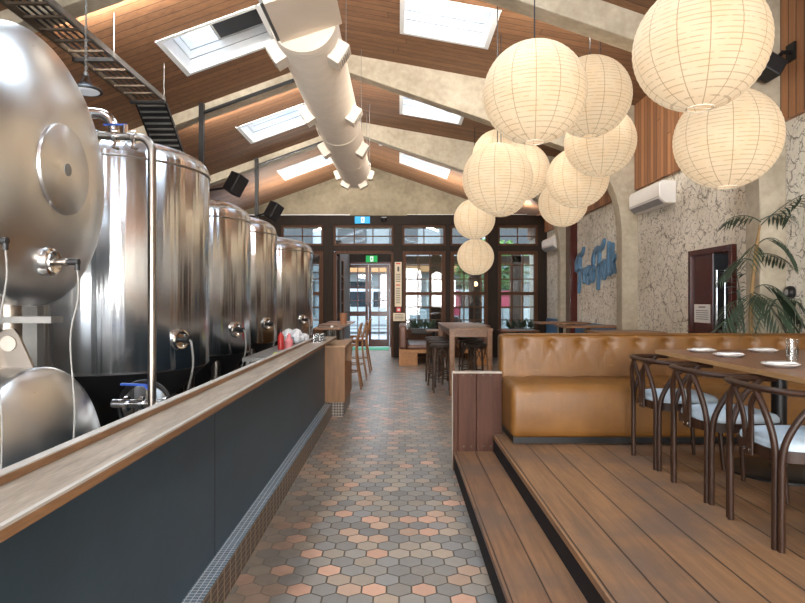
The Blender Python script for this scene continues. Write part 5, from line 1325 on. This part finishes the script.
# clutter on and behind the ledge
t = thing('glass_caddy', 'small clear caddy of glasses on the ledge end', 'caddy', (-0.9, 6.75, 0.95))
MB().box(-0.955, -0.83, 6.5, 6.95, 0.951, 0.958).build('tray', 'chrome', t, smooth=False)
for i in range(2):
    for j in range(4):
        MB().lathe([(0.0, 0.0), (0.024, 0.0), (0.029, 0.075), (0.027, 0.075), (0.022, 0.008), (0.0, 0.008)], TL(-0.925 + 0.065 * i, 6.56 + 0.11 * j, 0.958), 16).build('glass', 'tumbler', t)
t = thing('water_bottle', 'clear bottle standing on the oak cabinet', 'bottle', (-0.86, 7.75, 0.862))
MB().lathe([(0.0, 0.0), (0.04, 0.0), (0.042, 0.12), (0.02, 0.17), (0.018, 0.2)], TL(-0.86, 7.75, 0.8625), 20).build('body', 'tumbler', t)
MB().cyl((-0.86, 7.75, 1.0626), (-0.86, 7.75, 1.085), 0.02, 12).build('cap', 'acw', t)
struct_b = thing('service_bench', 'steel service bench behind the far end of the divider wall', 'bench', (-1.22, 6.5, 0))
MB().box(-1.40, -1.02, 5.4, 7.22, 0.86, 0.89).build('top', 'galv', struct_b, smooth=False)
for x in (-1.38, -1.06):
    for y in (5.45, 7.15): MB().box(x, x + 0.03, y, y + 0.03, 0, 0.86).build('leg', 'galv', struct_b, smooth=False)
def bottle(x, y, r, h, mat, cap, lab):
    t = thing('sauce_bottle', lab, 'bottle', (x, y, 0.89))
    MB().lathe([(0.0, 0.0), (r, 0.0), (r, h * 0.68), (r * 0.45, h * 0.85), (r * 0.4, h * 0.9)], TL(x, y, 0.891), 18).build('body', mat, t)
    MB().lathe([(r * 0.5, h * 0.9), (r * 0.5, h * 0.97), (r * 0.15, h * 1.1), (0, h * 1.1)], TL(x, y, 0.891), 14).build('cap', cap, t)
bottle(-1.24, 6.35, 0.034, 0.20, 'redb', 'blackp', 'slim red squeeze bottle behind the divider ledge')
bottle(-1.10, 6.05, 0.042, 0.17, 'pink', 'pink', 'pink squeeze bottle behind the divider ledge')
tag(MB().cbox((-1.12, 5.62, 0.906), (0.08, 0.12, 0.03)).build('scrub_sponge', 'yellow', bevel=0.008), 'yellow sponge behind the divider ledge', 'sponge')
m = MB(); rq = random.Random(5)
for k in range(14):
    a, b, c = rq.uniform(-0.1, 0.12), rq.uniform(-0.3, 0.2), rq.uniform(0.03, 0.13)
    q = rq.uniform(0.04, 0.07)
    m.lathe([(0.001, -q)] + [(q * math.cos(x) * rq.uniform(0.75, 1.1), q * math.sin(x)) for x in (-1.0, -0.5, 0, 0.5, 1.0)] + [(0.001, q)], TL(-1.22 + a, 6.9 + b, 0.90 + c) @ Matrix.Rotation(rq.random() * 3, 4, 'X'), 8)
tag(m.build('plastic_wrap', 'clearw', smooth=False), 'heap of crumpled clear plastic on the steel service bench', 'plastic')

# ------------------------------------------------------------------ camera, light
cam = bpy.data.cameras.new('camera'); co = bpy.data.objects.new('camera', cam); COL.objects.link(co)
cam.sensor_width = 36; cam.lens = 605 / 805 * 36; cam.shift_x = 3.5 / 805; cam.shift_y = -0.5 / 805
co.location = (0, 0, 1.4); co.rotation_euler = (PI / 2, 0, 0); cam.clip_start = 0.05
S.camera = co
W = bpy.data.worlds.new('World'); S.world = W; W.use_nodes = True
nt = W.node_tree; nt.nodes.clear()
bg = nt.nodes.new('ShaderNodeBackground'); ow = nt.nodes.new('ShaderNodeOutputWorld')
tc = nt.nodes.new('ShaderNodeTexCoord'); sp = nt.nodes.new('ShaderNodeSeparateXYZ'); rp_ = nt.nodes.new('ShaderNodeValToRGB')
nt.links.new(tc.outputs['Generated'], sp.inputs[0]); nt.links.new(sp.outputs[2], rp_.inputs[0])
rp_.color_ramp.elements[0].color = (0.92, 0.95, 1.0, 1); rp_.color_ramp.elements[1].color = (0.70, 0.83, 1.0, 1)
nt.links.new(rp_.outputs[0], bg.inputs[0]); bg.inputs[1].default_value = 7.0
nt.links.new(bg.outputs[0], ow.inputs[0])
def portal_light(x, y, z, sx, sy, rot):
    l = bpy.data.lights.new('daylight_portal', 'AREA'); l.shape = 'RECTANGLE'; l.size = sx; l.size_y = sy; l.cycles.is_portal = True
    o = bpy.data.objects.new('daylight_portal', l); COL.objects.link(o); o.location = (x, y, z); o.rotation_euler = rot; return o
for k, y in enumerate(YSK):
    if k < 3: continue
    xm = sum(LS) / 2; portal_light(xm, y - 0.515, ceil_z(xm, y) + 0.46, 1.3, 1.05, (0, -math.atan(SL), 0))
    xm = sum(RS) / 2; portal_light(xm, y - 0.515, ceil_z(xm, y - 0.5) + 0.46, 1.2, 1.05, (0, math.atan(SR if k < 5 else SRF), 0))
# added fill lamps standing in the open bays behind the camera
def front_fill_light(x, z, sx, sz, power, col):
    l = bpy.data.lights.new('front_fill', 'AREA'); l.shape = 'RECTANGLE'; l.size = sx; l.size_y = sz; l.energy = power; l.color = col
    o = bpy.data.objects.new('front_fill', l); COL.objects.link(o); o.location = (x, YF - 0.22, z); o.rotation_euler = (PI / 2, 0, 0)
for a, b in ((-4.2, -1.9), (-1.3, 1.3), (1.9, 3.3)): front_fill_light((a + b) / 2, 1.65, b - a, 3.3, FRONT * (b - a), (1.0, 0.96, 0.9))
# added fill lamps over the unseen skylights behind the camera
for k in (0, 1, 2):
    for r_, sl in ((LS, SL), (RS, -SR)):
        xm = sum(r_) / 2; y = YSK[k]
        l = bpy.data.lights.new('roof_fill', 'AREA'); l.shape = 'RECTANGLE'; l.size = 1.2; l.size_y = 1.05; l.energy = ROOF; l.color = (0.93, 0.97, 1.0)
        o = bpy.data.objects.new('roof_fill', l); COL.objects.link(o); o.location = (xm, y - 0.515, ceil_z(xm, y) + 0.5); o.rotation_euler = (0, -math.atan(sl), 0)
portal_light(0.3, 18.7, 1.9, 10, 4.0, (-PI / 2, 0, 0))
S.view_settings.view_transform = 'Standard'; S.view_settings.look = 'None'; S.view_settings.gamma = 1.0; S.view_settings.use_curve_mapping = False
S.view_settings.exposure = 0.3
S.cycles.use_denoising = True
S.cycles.max_bounces = 10; S.cycles.diffuse_bounces = 5; S.cycles.glossy_bounces = 5; S.cycles.transparent_max_bounces = 12
